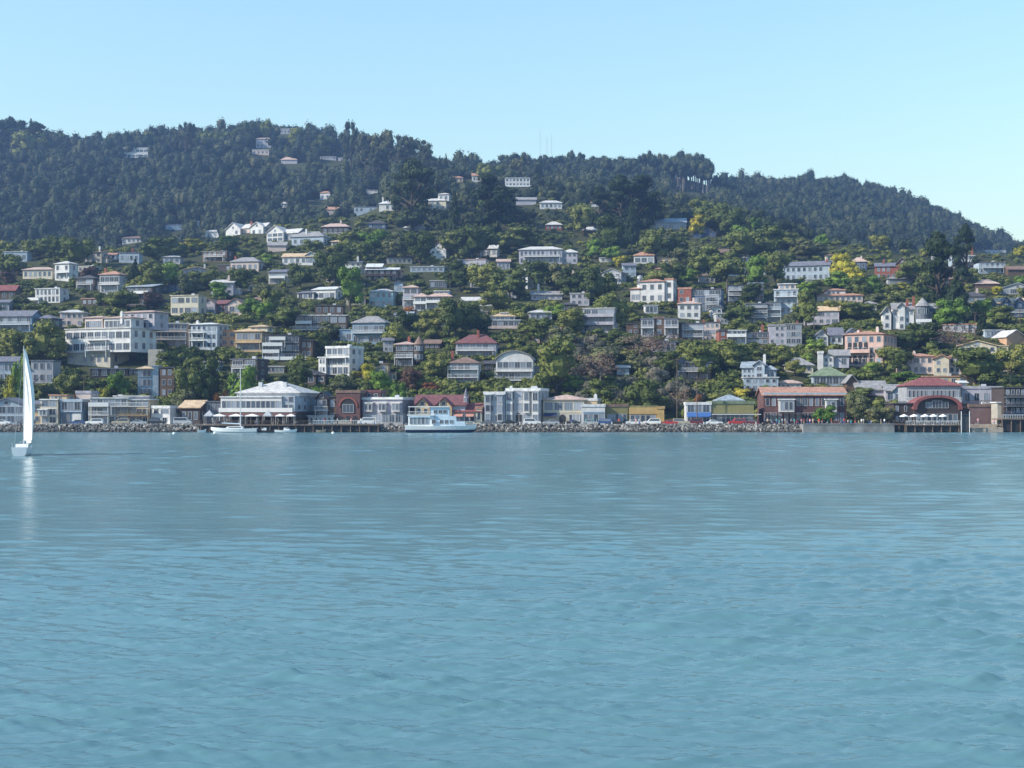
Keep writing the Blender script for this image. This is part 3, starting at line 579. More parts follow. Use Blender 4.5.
0;cream upper cottage;pale walls among the oaks over the long white house;826 838 262 256 hip 2 cream brown 1 2 6 0 w
0;grey hill house;wide dim front beneath the dark victorian;926 942 343 335 hip 3 grey slate 1 3 7 0 w
0;brown house by the pines;low eaves beneath the white modern house;944 960 286 280 gable 3 brown brown 1 3 6 0 w
0;pale blue cottage;on the lower slope between the bluff flats and white villa;205 219 372 363 hip 3 pblue grey 1 3 7 0 w
0;stone terrace house;low front above the harbour hotel roof;262 284 374 367.5 flat 0 stone pale 1 5 6 0 w
0;dark shingled cottage;beneath the purple roofed house;484 494 372 364 gable 3 dbrown dark 1 2 6 3 w
0;lavender annex;beside the white house with rounded gable;535 546 376 366 flat 0 lav pale 2 2 7 1 w
0;pale hillside flats;three dim levels beneath the townhouses;652 676 352 342 flat 0 lav slate 1 5 8 0 b
0;white house with grey gable;behind the curved white building;711 722 318 309 gablef 3 white grey 2 2 7 0 w
0;cream house under the villa;low front beyond the clipped hedge;806 818 286 280 flat 0 cream pale 1 3 6 0 w
0;tan roofed cottage near the pond trees;low beneath the small pinkish cottage;46 60 296 290 hip 2 lav tan 1 3 6 6 w
0;white house over the bluff;pale square front above the sailboat tip;34 50 346 336 hip 3 white pale 1 3 7 0 w
0;red roofed small house;bright roof above the grey house with orange roof;105 116 260 255 gable 2 white terra 1 2 6 0 w
0;low white house on the upper slope;thin front above the pinkish roofed villa;34 48 249 244.5 flat 0 white pale 1 3 6 0 w
"""
for ln in HILL.strip().split('\n'): house(ln)

# smaller houses half hidden in the trees, each described by its neighbour
USED = set(); NAMED = list(HOUSES)
def describe(base, px, py):
    c = sorted(((math.hypot(max(0, abs(px - (a + b_) / 2) - (b_ - a) / 2), abs(py - (yb + yt) / 2) * 1.2), a, b_, yb, yt, ref) for a, b_, yb, yt, _, ref in NAMED))[:6]
    for word in ('', 'another '):
        for q in c:
            dx, dy = px - (q[1] + q[2]) / 2, py - (q[3] + q[4]) / 2
            rel = ('above' if dy < 0 else 'below') if abs(dy) > abs(dx) * .7 else ('just beyond the far side of' if 0 else 'beside')
            for r_ in (rel, rel + ' and left of' if dx < 0 else rel + ' and right of'):
                t = f"{word}{base} {r_} the {q[5]}"
                if t not in USED: USED.add(t); return t
    return t
rh_ = random.Random(77); n_f = 0; tr = 0
while n_f < 62 and tr < 6000:
    tr += 1; px = rh_.uniform(4, 1020); base = rh_.choice([rh_.uniform(300, 388), rh_.uniform(262, 330), rh_.uniform(300, 360)])
    if 552 < px < 690 and base > 343: continue
    x, Y, z = at(px, base)
    if Y < 420 or Y > 800: continue
    s = F / Y; wd = rh_.uniform(8, 14) * s; fl = rh_.choice([1, 2, 2, 3]); h = fl * 2.7 * s; rt = rh_.choice(['hip', 'gable', 'gablef', 'flat', 'flat', 'shed']); rh = rh_.uniform(1.6, 2.4) * s if rt != 'flat' else 0
    if any(px + wd / 2 > a - 2 and px - wd / 2 < b_ + 2 and base > yt - 2 and base - h - rh < yb + 2 for a, b_, yb, yt, _, _ in HOUSES): continue
    wc = rh_.choice(['cream', 'tan', 'brown', 'brown', 'dbrown', 'pblue', 'grey', 'lav', 'white', 'stone', 'salmon', 'grey', 'bay', 'olive'][:14]); wc = 'stone' if wc == 'olive' else wc
    rc = rh_.choice(['grey', 'slate', 'dark', 'tan', 'brown', 'pale', 'terra', 'blueg'])
    cn = dict(cream='cream', tan='tan', brown='brown', dbrown='dark brown', pblue='pale blue', grey='grey', lav='lavender', white='white', stone='stone coloured', salmon='salmon', bay='pale grey')[wc]
    rn = dict(hip='hip roofed', gable='gabled', gablef='steep fronted', flat='flat roofed', shed='slant roofed')[rt]; sz = {1: 'low', 2: 'two storey', 3: 'three storey'}[fl]
    lab = describe(f"{sz} {cn} {rn} house", px, base - h / 2)
    ex = f"b:{px - wd * .4:.1f},{px + wd * .4:.1f},{base - (fl - 1) * 2.7 * s:.1f},0" + (',s' if rh_.random() < .3 else '') if fl > 1 and rh_.random() < .7 else ''
    if rh_.random() < .4 and rt != 'flat': ex += f" c:{px + wd * .25:.1f},{base - h - rh - 3:.1f},{rh_.choice(['brick', 'white', 'rose'])}"
    wing = f"|{px + wd * .5:.1f} {px + wd * .8:.1f} {base:.1f} {base - 2.6 * s:.1f} flat 0 {wc} {rc} 1 2 6 1 w" if rh_.random() < .35 else ''
    house(f"{rh_.choice([0, -8, -15, -22, 8])};{lab};;{px - wd / 2:.1f} {px + wd / 2:.1f} {base:.1f} {base - h:.1f} {rt} {rh:.1f} {wc} {rc} {fl} 0 8 0 {rh_.choice('wwbbtr')}{wing};{ex}", group='houses on the hillside')
    n_f += 1
HOUSES[:] = [(a, b_, yb, yt, Yh, r_) for a, b_, yb, yt, Yh, r_ in HOUSES]
# ------------------------------------------------------------------ waterfront ground: road, kerb, pavement, quay, riprap
N_HILL = len(HOUSES)
def wx(px, Y): return (px - CX) / F * Y
ASPH = pmat('asphalt', (.055, .055, .058), .9, .2, .5)
tag(MB().box(-330, 330, 382.2, 389.6, 1.6, 1.806).build('road', ASPH), 'asphalt shore road along the top of the rock bank', kind='structure')
tag(MB().box(-330, 330, 389.6, 412, 1.6, 1.93).box(-330, 330, 379.2, 382.2, 1.6, 1.93).build('pavement', PAVE), 'pale pavement on both sides of the shore road', kind='structure')
g = np.random.default_rng(9); V = []
ico = []
ROCK = foliage_mat('riprap_stone', [(.1, (.05, .047, .042)), (.4, (.12, .11, .10)), (.65, (.25, .235, .21)), (.95, (.46, .43, .39))], .9, .5, attr=True)
cube = np.array([(-1, -1, -1), (1, -1, -1), (1, 1, -1), (-1, 1, -1), (-1, -1, 1), (1, -1, 1), (1, 1, 1), (-1, 1, 1)], float) * .5
cf = np.array([(0, 3, 2, 1), (4, 5, 6, 7), (0, 1, 5, 4), (1, 2, 6, 5), (2, 3, 7, 6), (3, 0, 4, 7)]); T = []
def rocks(p0, p1, n):
    for i in range(n):
        t = g.random(); Y = 374.6 + t * 4.4; x = wx(g.uniform(p0, p1), 376); z = -.35 + t * 2.25 + g.normal() * .1
        s = g.uniform(.35, .9); c = cube * (1 - .35 * g.random((8, 3))) * s * g.uniform(.7, 1.25, 3)
        a = g.normal(size=3) * 1.2; Rm = np.array(Matrix.Rotation(a[0], 3, 'X') @ Matrix.Rotation(a[1], 3, 'Y') @ Matrix.Rotation(a[2], 3, 'Z'))
        V.append((c @ Rm + (x, Y, z))[cf]); T.extend([g.random() * (.12 if z < .1 else .45 if z < .4 else 1)] * 6)
rocks(-160, 208, 2300); rocks(308, 803, 3400); rocks(968, 1200, 420); rocks(206, 310, 260); rocks(893, 970, 120)
V = np.concatenate(V)
tag(link('riprap', quads_mesh('riprap', V, [ROCK], np.array(T))), 'bank of pale broken boulders along the waterline', kind='stuff')
tag(MB().box(wx(803, 374), wx(894, 374), 373.6, 379.3, -2, 2.02).box(wx(803, 374), wx(894, 374), 373.5, 373.9, 2.02, 2.35).build('quay_wall', CONC), 'pale concrete quay wall beside the crowded promenade', 'wall')
tag(MB().box(wx(971, 374), wx(1003, 374), 373.8, 379.3, -2, 1.2).box(wx(968, 374), wx(1000, 374), 376.5, 379.3, 1.2, 2.1).build('landing_wall', pmat('tan_stone', (.36, .29, .23), .9, .2, .8)), 'low tan stone landing beneath the blank brown wall', 'wall')
# ------------------------------------------------------------------ waterfront buildings
BLUEAWN = pmat('blue_canvas', (.04, .11, .30), .7, .08); BROWNAWN = pmat('brown_canvas', (.11, .05, .04), .8, .15)
def front(line, name='waterfront_building', cat='building', Y=395): return house(line, False, cat, name, Y)
def part(o, fn, name, mat): a = MB(); fn(a); return a.build(name, mat, o)
def fxY(o, pxc, Y, rz=0): return lambda p: (p - pxc) * Y / F / math.cos(R(rz))
front("0;pale gabled waterside house;with blue grey siding at the shore edge;-12 25 424.4 405.5 gablef 7 pblue slate 2 4 10 0 b|25 41 424.4 404.5 gable 3 tan slate 2 2 9 .6 w", 'house', 'house')
front("-8;cream bay windowed house;three storeys tall with an orange roof terrace room;40 58 424.4 400 flat 0 cream white 3 2 9 0 b|40 49 416 410 flat 0 white white 1 2 3 -1.2 b|47 65 400 395.5 flat 0 tan terra 1 4 6 1.5 w", 'house', 'house')
o = front("-5;grey blue garage fronted house;two storeys beside the cream bay windowed house;60 82 424.4 401 flat 0 blue pblue 1 3 9 .4 n|60 82 412 401 parapet 0 pblue pblue 1 3 9 0 b|69 84 401 392.5 parapet 0 rose lav 1 2 6 5 n", 'house', 'house')
X = fxY(o, 71, 395)
for a, b_ in ((61, 70), (72, 81)): part(o, lambda m: m.box(X(a), X(b_), .3, .45, .1, 3.1), 'garage_door', wall_mat('dgrey' if a < 65 else 'white'))
front("0;long balconied apartment building;three levels with dark recessed windows and white roof edge;90 128 424.4 398.5 flat 0 stone white 3 6 10 0 b|128 149 424.4 400 flat 0 tan white 3 3 9 .8 b|110 145 398.5 396.5 flat 0 lav pale 1 5 6 4 n;b:90,110,414.8,0 b:90,110,406,0,s b:112,149,406,0 b:118,149,414.8,.8,n,tan", 'apartment_building', 'building')
front("-22;plain white cube house;one wide window and a tiny porch by the rocks;150 171 424.4 407.5 parapet 0 white white 2 2 7 0 r", 'house', 'house')
front("-10;dark timber boathouse;with warm tan roof beside the white cube house;180 200 424.4 408 gable 7 dbrown tan 1 3 9 0 w", 'boathouse', 'boathouse')
front("0;grey flat house behind the boathouse;set back next to the harbour hotel;203 220 424.4 402 flat 0 dgrey dgrey 2 3 8 3 w", 'house', 'house')
# harbour hotel
o = front("-11;harbour hotel;broad white dining floor under a large pale hip roof;220 296 424.4 411.5 none 0 dbrown dark 1 14 22 0 n|220 283 411.5 397.4 flat 0 white white 1 12 21 -.6 b|283 296 411.5 396 none 0 pblue white 2 2 21 0 b|231 296 397.4 393.2 hip 12 white pale 1 0 18 3.5 n;b:220,296,411.5,-.4,s", 'harbour_hotel', 'hotel', 390)
X = fxY(o, 258, 390, -11)
part(o, lambda m: m.prism([(-5.2, 2.2), (-.4, 3.4), (-.4, 3.6), (-5.2, 2.4)], X(222), X(300), 'x'), 'awning', BROWNAWN)
for p_ in (250, 276): part(o, lambda m: m.box(X(p_) - .5, X(p_) + .5, 7.5, 8.5, 9, 11.9), 'roof_vent', STEEL)
for i in range(7): part(o, lambda m: m.box(X(222) + i * 3.3, X(222) + i * 3.3 + .2, -4.9, -4.7, 0, 2.3), 'post', WOOD)
front("-5;chalet restaurant;steep dark gable with white framed windows on a white ground floor;315 327 417 399 gablef 7 dbrown dark 2 2 8 1 b|308 333 424.4 416.5 flat 0 white pale 1 5 8 0 w;b:315,328,410,1", 'restaurant', 'restaurant')
o = front("-6;dark brick building with great arch;flat topped and shaded beside the chalet restaurant;336 360 424.4 392 parapet 0 wine brown 1 0 12 0 n|327 336 424.4 397 flat 0 brown dark 2 1 9 1 w|352 375 401 391.5 parapet 0 wine wine 1 3 8 8 w;a:338.5,358,413,398,1,0 a:337,359,424.2,416,3,0", 'brick_building', 'building')
X = fxY(o, 348, 395)
rm = MB(); cx_, zc_ = X(348.2), 5.0
for i in range(12):
    a0, a1 = math.pi * i / 12, math.pi * (i + 1) / 12
    rm.prism([(cx_ + 2.3 * math.cos(a0), zc_ + 2.3 * math.sin(a0)), (cx_ + 2.75 * math.cos(a0), zc_ + 2.75 * math.sin(a0)), (cx_ + 2.75 * math.cos(a1), zc_ + 2.75 * math.sin(a1)), (cx_ + 2.3 * math.cos(a1), zc_ + 2.3 * math.sin(a1))], -.25, -.01, 'y')
rm.build('arch_surround', wall_mat('brick'), o)
put_window(o, cx_, -.08, 3.4, 3.0, 2.2, 0, True)
o = front("-15;white cornice shop;grey two storey front with three square bays;362 403 424.4 399 parapet 0 grey white 1 0 14 0 n|362 403 413 399 none 0 lav white 1 0 14 -.04 n|365 373 411.5 403.5 flat 0 white white 1 2 3 -.9 b|379 387 411.5 403.5 flat 0 white white 1 2 3 -.9 b|393 401 411.5 403.5 flat 0 white white 1 2 3 -.9 b", 'shop_building', 'shop')
X = fxY(o, 382.5, 395, -15)
part(o, lambda m: m.box(X(361.5), X(403.5), -.5, 0, 7.05, 7.3), 'cornice', TRIM)
facade(o, X(363), X(402), -.05, 0, 3.2, 1, 6, 'b')
o = front("-4;twin gabled shop building;with dark red roof behind the white ferry boat;415 465 424.4 405.5 gable 10 lav wine 1 8 12 .5 n|415 430 424.4 407 gablef 9 tan wine 2 2 8 -.4 w|436 452 424.4 407 gablef 9 tan wine 2 2 8 -.4 w|463 467.5 404 396 cone 8 lav slate 1 0 3 2 w", 'shop_building', 'shop')
o = front("-4;low red roofed shop;with coral awnings beyond the ferry bow;453 481 424.4 412 gable 8 cream red 1 5 9 0 b|476 482 424.4 408 parapet 0 cream terra 1 1 5 -.3 w", 'shop_building', 'shop')
X = fxY(o, 467, 395); CORAL = pmat('coral_canvas', (.45, .22, .17), .7, .08)
for a, b_ in ((454, 463), (466, 474)): part(o, lambda m: m.prism([(-1.4, 2.2), (-.01, 3.0), (-.01, 3.1), (-1.4, 2.3)], X(a), X(b_), 'x'), 'awning', CORAL)
front("-4;narrow pale three storey building;cornice and paired windows beside the tall white building;484 505 424.4 393.5 parapet 0 pblue white 3 4 11 0 w|485 491 422 395 flat 0 bay white 3 1 2 -.8 b|497 503 422 395 flat 0 bay white 3 1 2 -.8 b|484 505 414.8 414 none 0 white white 1 0 1 -.3 n", 'apartment_building', 'building')
front("-12;tall white three storey building;projecting bays and a dark central doorway on the waterfront;506 540 424.4 390 parapet 0 bay white 3 4 13 0 b|506.5 513 424.4 391.5 flat 0 white white 3 1 2 -1 b|524 530 413 391.5 flat 0 white white 2 1 2 -.8 b|532.5 539 424.4 391.5 flat 0 white white 3 1 2 -1 b;a:514,523,424.2,413,1,0 c:509,387,white c:534,387,white", 'apartment_building', 'building')
o = front("-10;wide beige waterfront building;low red tiled roof and a long upper window band;543 584 424.4 400 hip 5 stone rpink 1 0 13 0 n|543 584 412.5 400 none 0 cream rpink 1 4 13 -.05 b|583 596 424.4 400 parapet 0 tan pale 1 2 9 1.5 n;a:558,567,424.2,414.5,1,-.05 c:594,395,white", 'shop_building', 'shop')
X = fxY(o, 563.5, 395, -10); part(o, lambda m: m.prism([(-1.3, 2.3), (-.06, 3.1), (-.06, 3.2), (-1.3, 2.4)], X(544), X(557), 'x'), 'awning', pmat('navy_canvas', (.03, .04, .10), .7, .1)); facade(o, X(569), X(583), -.05, 0, 3.1, 1, 4, 'b')
o = front("-4;pale blue parapet shop;small white shopfront against the wide beige building;581.5 605 424.4 406 parapet 0 white white 1 0 8 0 n", 'shop_building', 'shop', 391)
X = fxY(o, 593, 391); facade(o, X(583), X(603.5), -.02, .1, 3.2, 1, 4, 'b'); part(o, lambda m: m.box(X(583), X(603.5), -.12, 0, 3.1, 3.5), 'fascia', wall_mat('blue'))
o = front("0;olive brown shop;dim shopfront between the pale blue shop and the ochre shop;606 628 424.4 406 parapet 0 olive brown 1 0 8 .5 n", 'shop_building', 'shop'); X = fxY(o, 617, 395)
facade(o, X(607), X(627), .48, .1, 3.4, 1, 5, 'b')
o = front("-4;ochre fronted shop;with a deep yellow fascia over dark bays;629 657 424.4 407.5 parapet 0 tan olive 1 0 9 .4 n|629 657 414 407.5 none 0 ochre ochre 1 0 1 .1 n|657 664 424.4 408 parapet 0 ochre ochre 1 1 7 -.4 n", 'shop_building', 'shop'); X = fxY(o, 643, 395)
facade(o, X(630), X(656), .38, .1, 2.9, 1, 5, 'b')
o = front("-4;white shop with blue awning;two storeys beside the pole by the rocks;686 711 424.4 404 parapet 0 white white 2 3 9 0 b", 'shop_building', 'shop'); X = fxY(o, 698.5, 395)
part(o, lambda m: m.prism([(-1.5, 2.1), (-.02, 3.3), (-.02, 3.45), (-1.5, 2.25)], X(687), X(710.5), 'x'), 'awning', BLUEAWN)
o = front("0;olive green roofed shop;broad mustard fascia and white canopy edge;712 754 424.4 413.5 none 0 stone grey 1 9 10 .6 b|712 754 413.5 403 parapet 0 olive green 1 0 10 0 n|719 744 402.4 401 hip 6 olive blueg 1 0 7 1.5 n", 'shop_building', 'shop'); X = fxY(o, 733, 395)
part(o, lambda m: m.box(X(711.5), X(760), -1.7, -.05, 2.75, 2.95), 'canopy', TRIM)
o = front("-3;long brick building;orange tiled roof, white cornice and two white bay windows;764 846 424.4 395.5 gable 8 wine terra 2 13 14 .3 r|764 846 395.6 392.6 none 0 pblue white 1 0 3 0 n|779 794 412 400 flat 0 white white 1 3 2 -.8 b|825 836 412 400 flat 0 white white 1 2 2 -.8 b", 'brick_building', 'building'); X = fxY(o, 805, 395)
part(o, lambda m: m.box(X(764), X(818), -2.6, -.05, 2.9, 3.05), 'canopy', BROWNAWN)
o = front("-3;red roofed glazed pavilion;tall glass front above the arched restaurant;907 960 424.4 401 none 0 dgrey grey 1 0 11 0 n|907 960 401 386 hip 8 grey red 1 13 11 0 t;b:907,960,401,0", 'pavilion', 'pavilion', 400)
front("-6;mauve rooftop terrace building;plain box behind the blank brown wall;962 1001 424.4 388 parapet 0 lav lav 2 4 9 0 w|961 967 388 383 shed 2 white white 1 1 4 0 n;b:968,1000,404,-.1,n,brown", 'terrace_building', 'building', 402)
o = front("0;arched restaurant;dark timber hall with a curved red gable on pilings;914 960 424.4 409 curve 12.5 dbrown red 1 0 10 0 n|895 914 424.4 404 flat 0 dbrown dark 2 4 9 1 w|960 968 424.4 404 flat 0 dbrown dark 1 1 9 1 n", 'restaurant', 'restaurant', 388); X = fxY(o, 937, 388)
for p_, w_ in ((929, 1.7), (937, 2.6), (945, 1.7)): put_window(o, X(p_), -.05, 4.6, w_, 1.9 if w_ > 2 else 1.5)
facade(o, X(916), X(958), -.05, .1, 3.2, 1, 8, 'b')
rm = MB(); n = 16
def ar(t, k): return (X(937) + (X(961) - X(937)) * math.cos(t) * k, 4.1 + (3.9 * math.sin(t) ** .7) * k)
for i in range(n):
    t0, t1 = math.pi * i / n, math.pi * (i + 1) / n; rm.prism([ar(t0, .86), ar(t0, 1.03), ar(t1, 1.03), ar(t1, .86)], -.9, -.5, 'y')
rm.build('red_fascia', roof_mat('red'), o)
front("0;blank brown wall building;windowless reddish block beside the gangway;969 999 424.4 406 parapet 0 clay brown 1 0 8 0 n", 'blank_building', 'building', 388)
o = front("0;dark waterside structure;stacked decks with a mast at the end of the shore;1004 1032 424.4 388 flat 0 dbrown dark 4 5 10 0 w|1000 1004 424.4 403 flat 0 stone white 1 0 5 2 n;b:1004,1032,415,0,n,navy b:1004,1032,406,0,n,dgrey b:1004,1032,397,0,n,dgrey", 'waterside_house', 'building', 380)
# ------------------------------------------------------------------ decks and piers on pilings
def pier(px0, px1, Y0, Y1, zt, label, rail=None, name='timber_pier'):
    r = empty(name, (wx((px0 + px1) / 2, Y0), Y0, 0)); tag(r, label, 'pier'); h = wx(px1, Y0) - wx(px0, Y0)
    MB().box(-h / 2, h / 2, 0, Y1 - Y0, zt - .3, zt).build('deck', WOOD, r)
    n = max(2, int(h / 2.2))
    for i in range(n + 1):
        for y in (.3,):
            MB().cyl(-h / 2 + .2 + (h - .4) * i / n, y, -2, zt - .3, .18, 8).build('piling', WOOD, r)
    MB().box(-h / 2, h / 2, .55, .75, .2, zt - .4).build('underdeck_panel', pmat('dark_timber', (.035, .03, .03), .7, .2), r)  # near-black panel across the full width, behind the front pilings
    if rail:
        a = MB(); a.box(-h / 2, h / 2, .05, .13, zt + 1.0, zt + 1.1); m = int(h / .45)
        for i in range(m + 1): a.box(-h / 2 + (h - .08) * i / m, -h / 2 + (h - .08) * i / m + .07, .06, .12, zt, zt + 1)
        a.build('railing', rail, r)
    return r
pier(200, 314, 373, 384, 2.0, 'timber dining deck on pilings in front of the harbour hotel', WOOD)
pier(313, 379, 373.2, 383, 2.1, 'dark timber wharf between the harbour hotel and the ferry', TRIM)
pier(906, 969, 373.2, 387, 2.0, 'dining pier with white railing below the arched restaurant', TRIM)
pier(893, 906, 374.5, 382, 2.2, 'short wooden landing next to the concrete quay', WOOD)
pier(1002, 1040, 374, 382, 3.6, 'high dark pier beneath the dark waterside structure', TRIM)
# gangway frame
r = empty('gangway_frame', (wx(965.5, 372), 372, 0)); tag(r, 'dark boat gangway between two white posts by the dining pier', 'gangway')
for s in (-1, 1): MB().cyl(s * 1.1, 0, -2, 5.6, .11, 8).build('post', TRIM, r)
MB().prism([(0, 4.9), (3.0, 3.0), (3.0, 2.8), (0, 4.7)], -.9, .9, 'x').build('ramp', DARK, r)
MB().box(-1.0, 1.0, .3, .4, .3, 4.8).build('gate', DARK, r)
# ------------------------------------------------------------------ parasols, canopies
def umbrella(px, Y, z, rad, hgt, label, mat, grp):
    r = empty('parasol', (wx(px, Y), Y, z), rnd.random()); tag(r, label, 'parasol', grp)
    MB().cyl(0, 0, 0, hgt, .05, 6).cyl(0, 0, 0, .08, .35, 10).build('pole', TRIM, r)
    a = MB(); n = 8; rim = [(rad * math.cos(6.2832 * i / n), rad * math.sin(6.2832 * i / n), hgt - .45) for i in range(n)]
    lo = [(x * .99, y * .99, z_ - .18) for x, y, z_ in rim]
    a.add([(0, 0, hgt + .1)] + rim + lo, [(0, 1 + i, 1 + (i + 1) % n) for i in range(n)] + [(1 + i, 1 + n + i, 1 + n + (i + 1) % n, 1 + (i + 1) % n) for i in range(n)])
    a.build('canopy', mat, r)
for i, px in enumerate((904, 914, 925, 933.5, 943)):
    umbrella(px, 376, 2.0, 1.15, 2.75, ['white parasol beside the short wooden landing', 'white parasol between the first and middle ones on the dining pier', 'middle white parasol of five on the dining pier', 'white parasol under the arched restaurant window', 'white parasol closest to the gangway on the dining pier'][i], CANVAS, 'white parasols on the dining pier')
for i, (px, w_, q) in enumerate(((209.5, 2.6, 'grey'), (219, 3.4, 'white'), (236, 3.4, 'white'), (252, 3.4, 'white'), (268, 2.4, 'grey'), (280, 2.2, 'white'), (291, 2.2, 'white'))):
    lab = ['grey peaked tent at the boathouse end of the hotel deck', 'white square canopy behind the moored yacht stern', 'white square canopy at the yacht mast', 'white square canopy above the dark launch', 'grey peaked tent in the middle of the hotel deck', 'small white canopy above the white motor launch', 'small white canopy at the chalet end of the hotel deck'][i]
    r = empty('canopy_tent', (wx(px, 377), 377, 2.0)); tag(r, lab, 'canopy', 'canopies on the hotel deck'); pk = 1.5 if q == 'grey' else .5; h = w_ / 2
    for sx in (-1, 1):
        for sy in (-1, 1): MB().cyl(sx * (h - .1), sy * 1.2, 0, 2.4, .05, 6).build('leg', TRIM, r)
    MB().add([(-h, -1.4, 2.4), (h, -1.4, 2.4), (h, 1.4, 2.4), (-h, 1.4, 2.4), (0, 0, 2.4 + pk), (-h, -1.4, 2.2), (h, -1.4, 2.2), (h, 1.4, 2.2), (-h, 1.4, 2.2)],
             [(0, 1, 4), (1, 2, 4), (2, 3, 4), (3, 0, 4), (5, 6, 1, 0), (6, 7, 2, 1), (7, 8, 3, 2), (8, 5, 0, 3)]).build('canopy', CANVAS if q == 'white' else pmat('grey_canvas', (.36, .37, .39), .8, .1), r)
# dining tables
def table(px, Y, z, label, mat):
    r = empty('table', (wx(px, Y), Y, z), rnd.random()); tag(r, label, 'table', 'dining tables by the water')
    MB().cyl(0, 0, .70, .75, .5, 12).build('tabletop', mat, r); MB().cyl(0, 0, 0, .70, .04, 6).cyl(0, 0, 0, .04, .28, 10).build('pedestal', DARK, r)
for i, px in enumerate((908, 919, 929, 938, 948, 955)): table(px, 375, 2, 'white table at the railing of the dining pier', CANVAS)
for i, px in enumerate((214, 226, 240, 256, 284, 296)): table(px, 375.2, 2, 'round table at the edge of the hotel deck', CANVAS)
# ------------------------------------------------------------------ boats
GEL = pmat('white_gelcoat', (.74, .74, .73), .25, .04, .5, spec=.5); BOOT = pmat('navy_bottom', (.02, .03, .07), .4, .1)
BLUET = pmat('light_blue_paint', (.50, .60, .68), .4, .08)
def hull(L, B, zt, zk, bow=.35, stern=.8, sheer=.25, mi_split=None):
    """lofted hull, bow at +x; returns MB"""
    a = MB(); n = 14; rings = []
    for i in range(n + 1):
        t = i / n; x = -L / 2 + L * t
        b_ = B / 2 * (stern + (1 - stern) * min(1, t / .35)) if t < .35 else B / 2 * (1 - ((t - .35) / .65) ** 2.2) ** .8
        b_ = max(b_, .02); top = zt + sheer * (2 * t - .8) ** 2; k = zk + (zt - zk) * .75 * max(0, (t - .75) / .25) ** 2
        rings.append([(x, -b_, top), (x, -b_ * .88, (top + k) * .45), (x, -b_ * .35, k + .1), (x, b_ * .35, k + .1), (x, b_ * .88, (top + k) * .45), (x, b_, top)])
    vs = [p for r_ in rings for p in r_]; fs = []
    for i in range(n):
        for j in range(6): fs.append((i * 6 + j, i * 6 + (j + 1) % 6, (i + 1) * 6 + (j + 1) % 6, (i + 1) * 6 + j)[::-1])
    fs.append(tuple(range(5, -1, -1))[::-1]); fs.append(tuple(n * 6 + j for j in range(6))[::-1]); a.add(vs, fs); return a
# white sailing yacht under way
Yb = 200; r = empty('sailing_yacht', (wx(23, Yb), Yb, 0), R(103)); tag(r, 'white sailing yacht under full sail on the open water', 'sailing yacht')
hull(9.6, 2.6, 1.05, -.55, sheer=.3).build('hull', GEL, r)
MB().prism([(-1.6, 1.1), (2.3, 1.15), (1.7, 1.55), (-1.4, 1.6)], -.85, .85, 'y').build('cabin', GEL, r)
MB().prism([(-1.2, 1.25), (1.4, 1.25), (1.2, 1.42), (-1.1, 1.44)], -.87, .87, 'y').build('cabin_window', GLASS, r)
MB().tube((.9, 0, .9), (.9, 0, 15.6), .09, .05, 8).build('mast', STEEL, r)
MB().tube((.9, 0, 2.1), (-3.0, -1.3, 2.15), .07, .06, 8).build('boom', STEEL, r)
def sail(luff0, luff1, clew, camber, n=10, m=16, roach=.35):
    a = MB(); L0, L1, Cc = Vector(luff0), Vector(luff1), Vector(clew); nn = (Cc - L0).cross(L1 - L0).normalized() * (1 if camber > 0 else -1); camber = abs(camber); vs = []
    for j in range(m + 1):
        v = j / m; A = L0.lerp(L1, v); Bv = Cc.lerp(L1, v) + (Cc - L0) * roach * math.sin(math.pi * v) * .8
        for i in range(n + 1):
            u = i / n; vs.append(A.lerp(Bv, u) + nn * camber * math.sin(math.pi * u ** .8) * (.55 + .9 * math.sin(math.pi * v)) * (1 - v * .4) * (1 if v < .98 else .2))
    k = len(vs); vs += [p + nn * .02 for p in vs]
    fs = []
    for j in range(m):
        for i in range(n):
            q = j * (n + 1) + i; fs += [(q, q + 1, q + n + 2, q + n + 1), (k + q, k + q + n + 1, k + q + n + 2, k + q + 1)]
    return a.add(vs, fs)
sail((.88, 0, 2.2), (.88, 0, 15.3), (-2.9, -1.5, 2.25), -.85, roach=.5).build('mainsail', CANVAS, r, smooth=True)
sail((4.5, 0, 1.5), (1.0, 0, 13.6), (.4, -1.1, 1.9), -.35, roach=.06).build('jib', CANVAS, r, smooth=True)
for s in (-1, 1): MB().tube((.8, s * 1.3, 1.1), (.9, 0, 14.8), .02, .02, 4).build('shroud', STEEL, r)
MB().tube((4.6, 0, 1.4), (.95, 0, 14.2), .02, .02, 4).build('forestay', STEEL, r)
for s in (-1, 1): MB().tube((-4.3, s * .9, 1.2), (-4.3, s * 1.0, 1.8), .025, n=5).tube((-4.3, s * 1.0, 1.8), (-2.2, s * 1.35, 1.75), .025, n=5).tube((4.5, 0, 1.9), (3.2, s * .9, 1.75), .025, n=5).build('guard_rail', STEEL, r)
MB().prism([(-4.5, -.9), (-4.2, -.9), (-4.1, .2), (-4.6, .2)], -.03, .03, 'y').build('rudder', GEL, r)
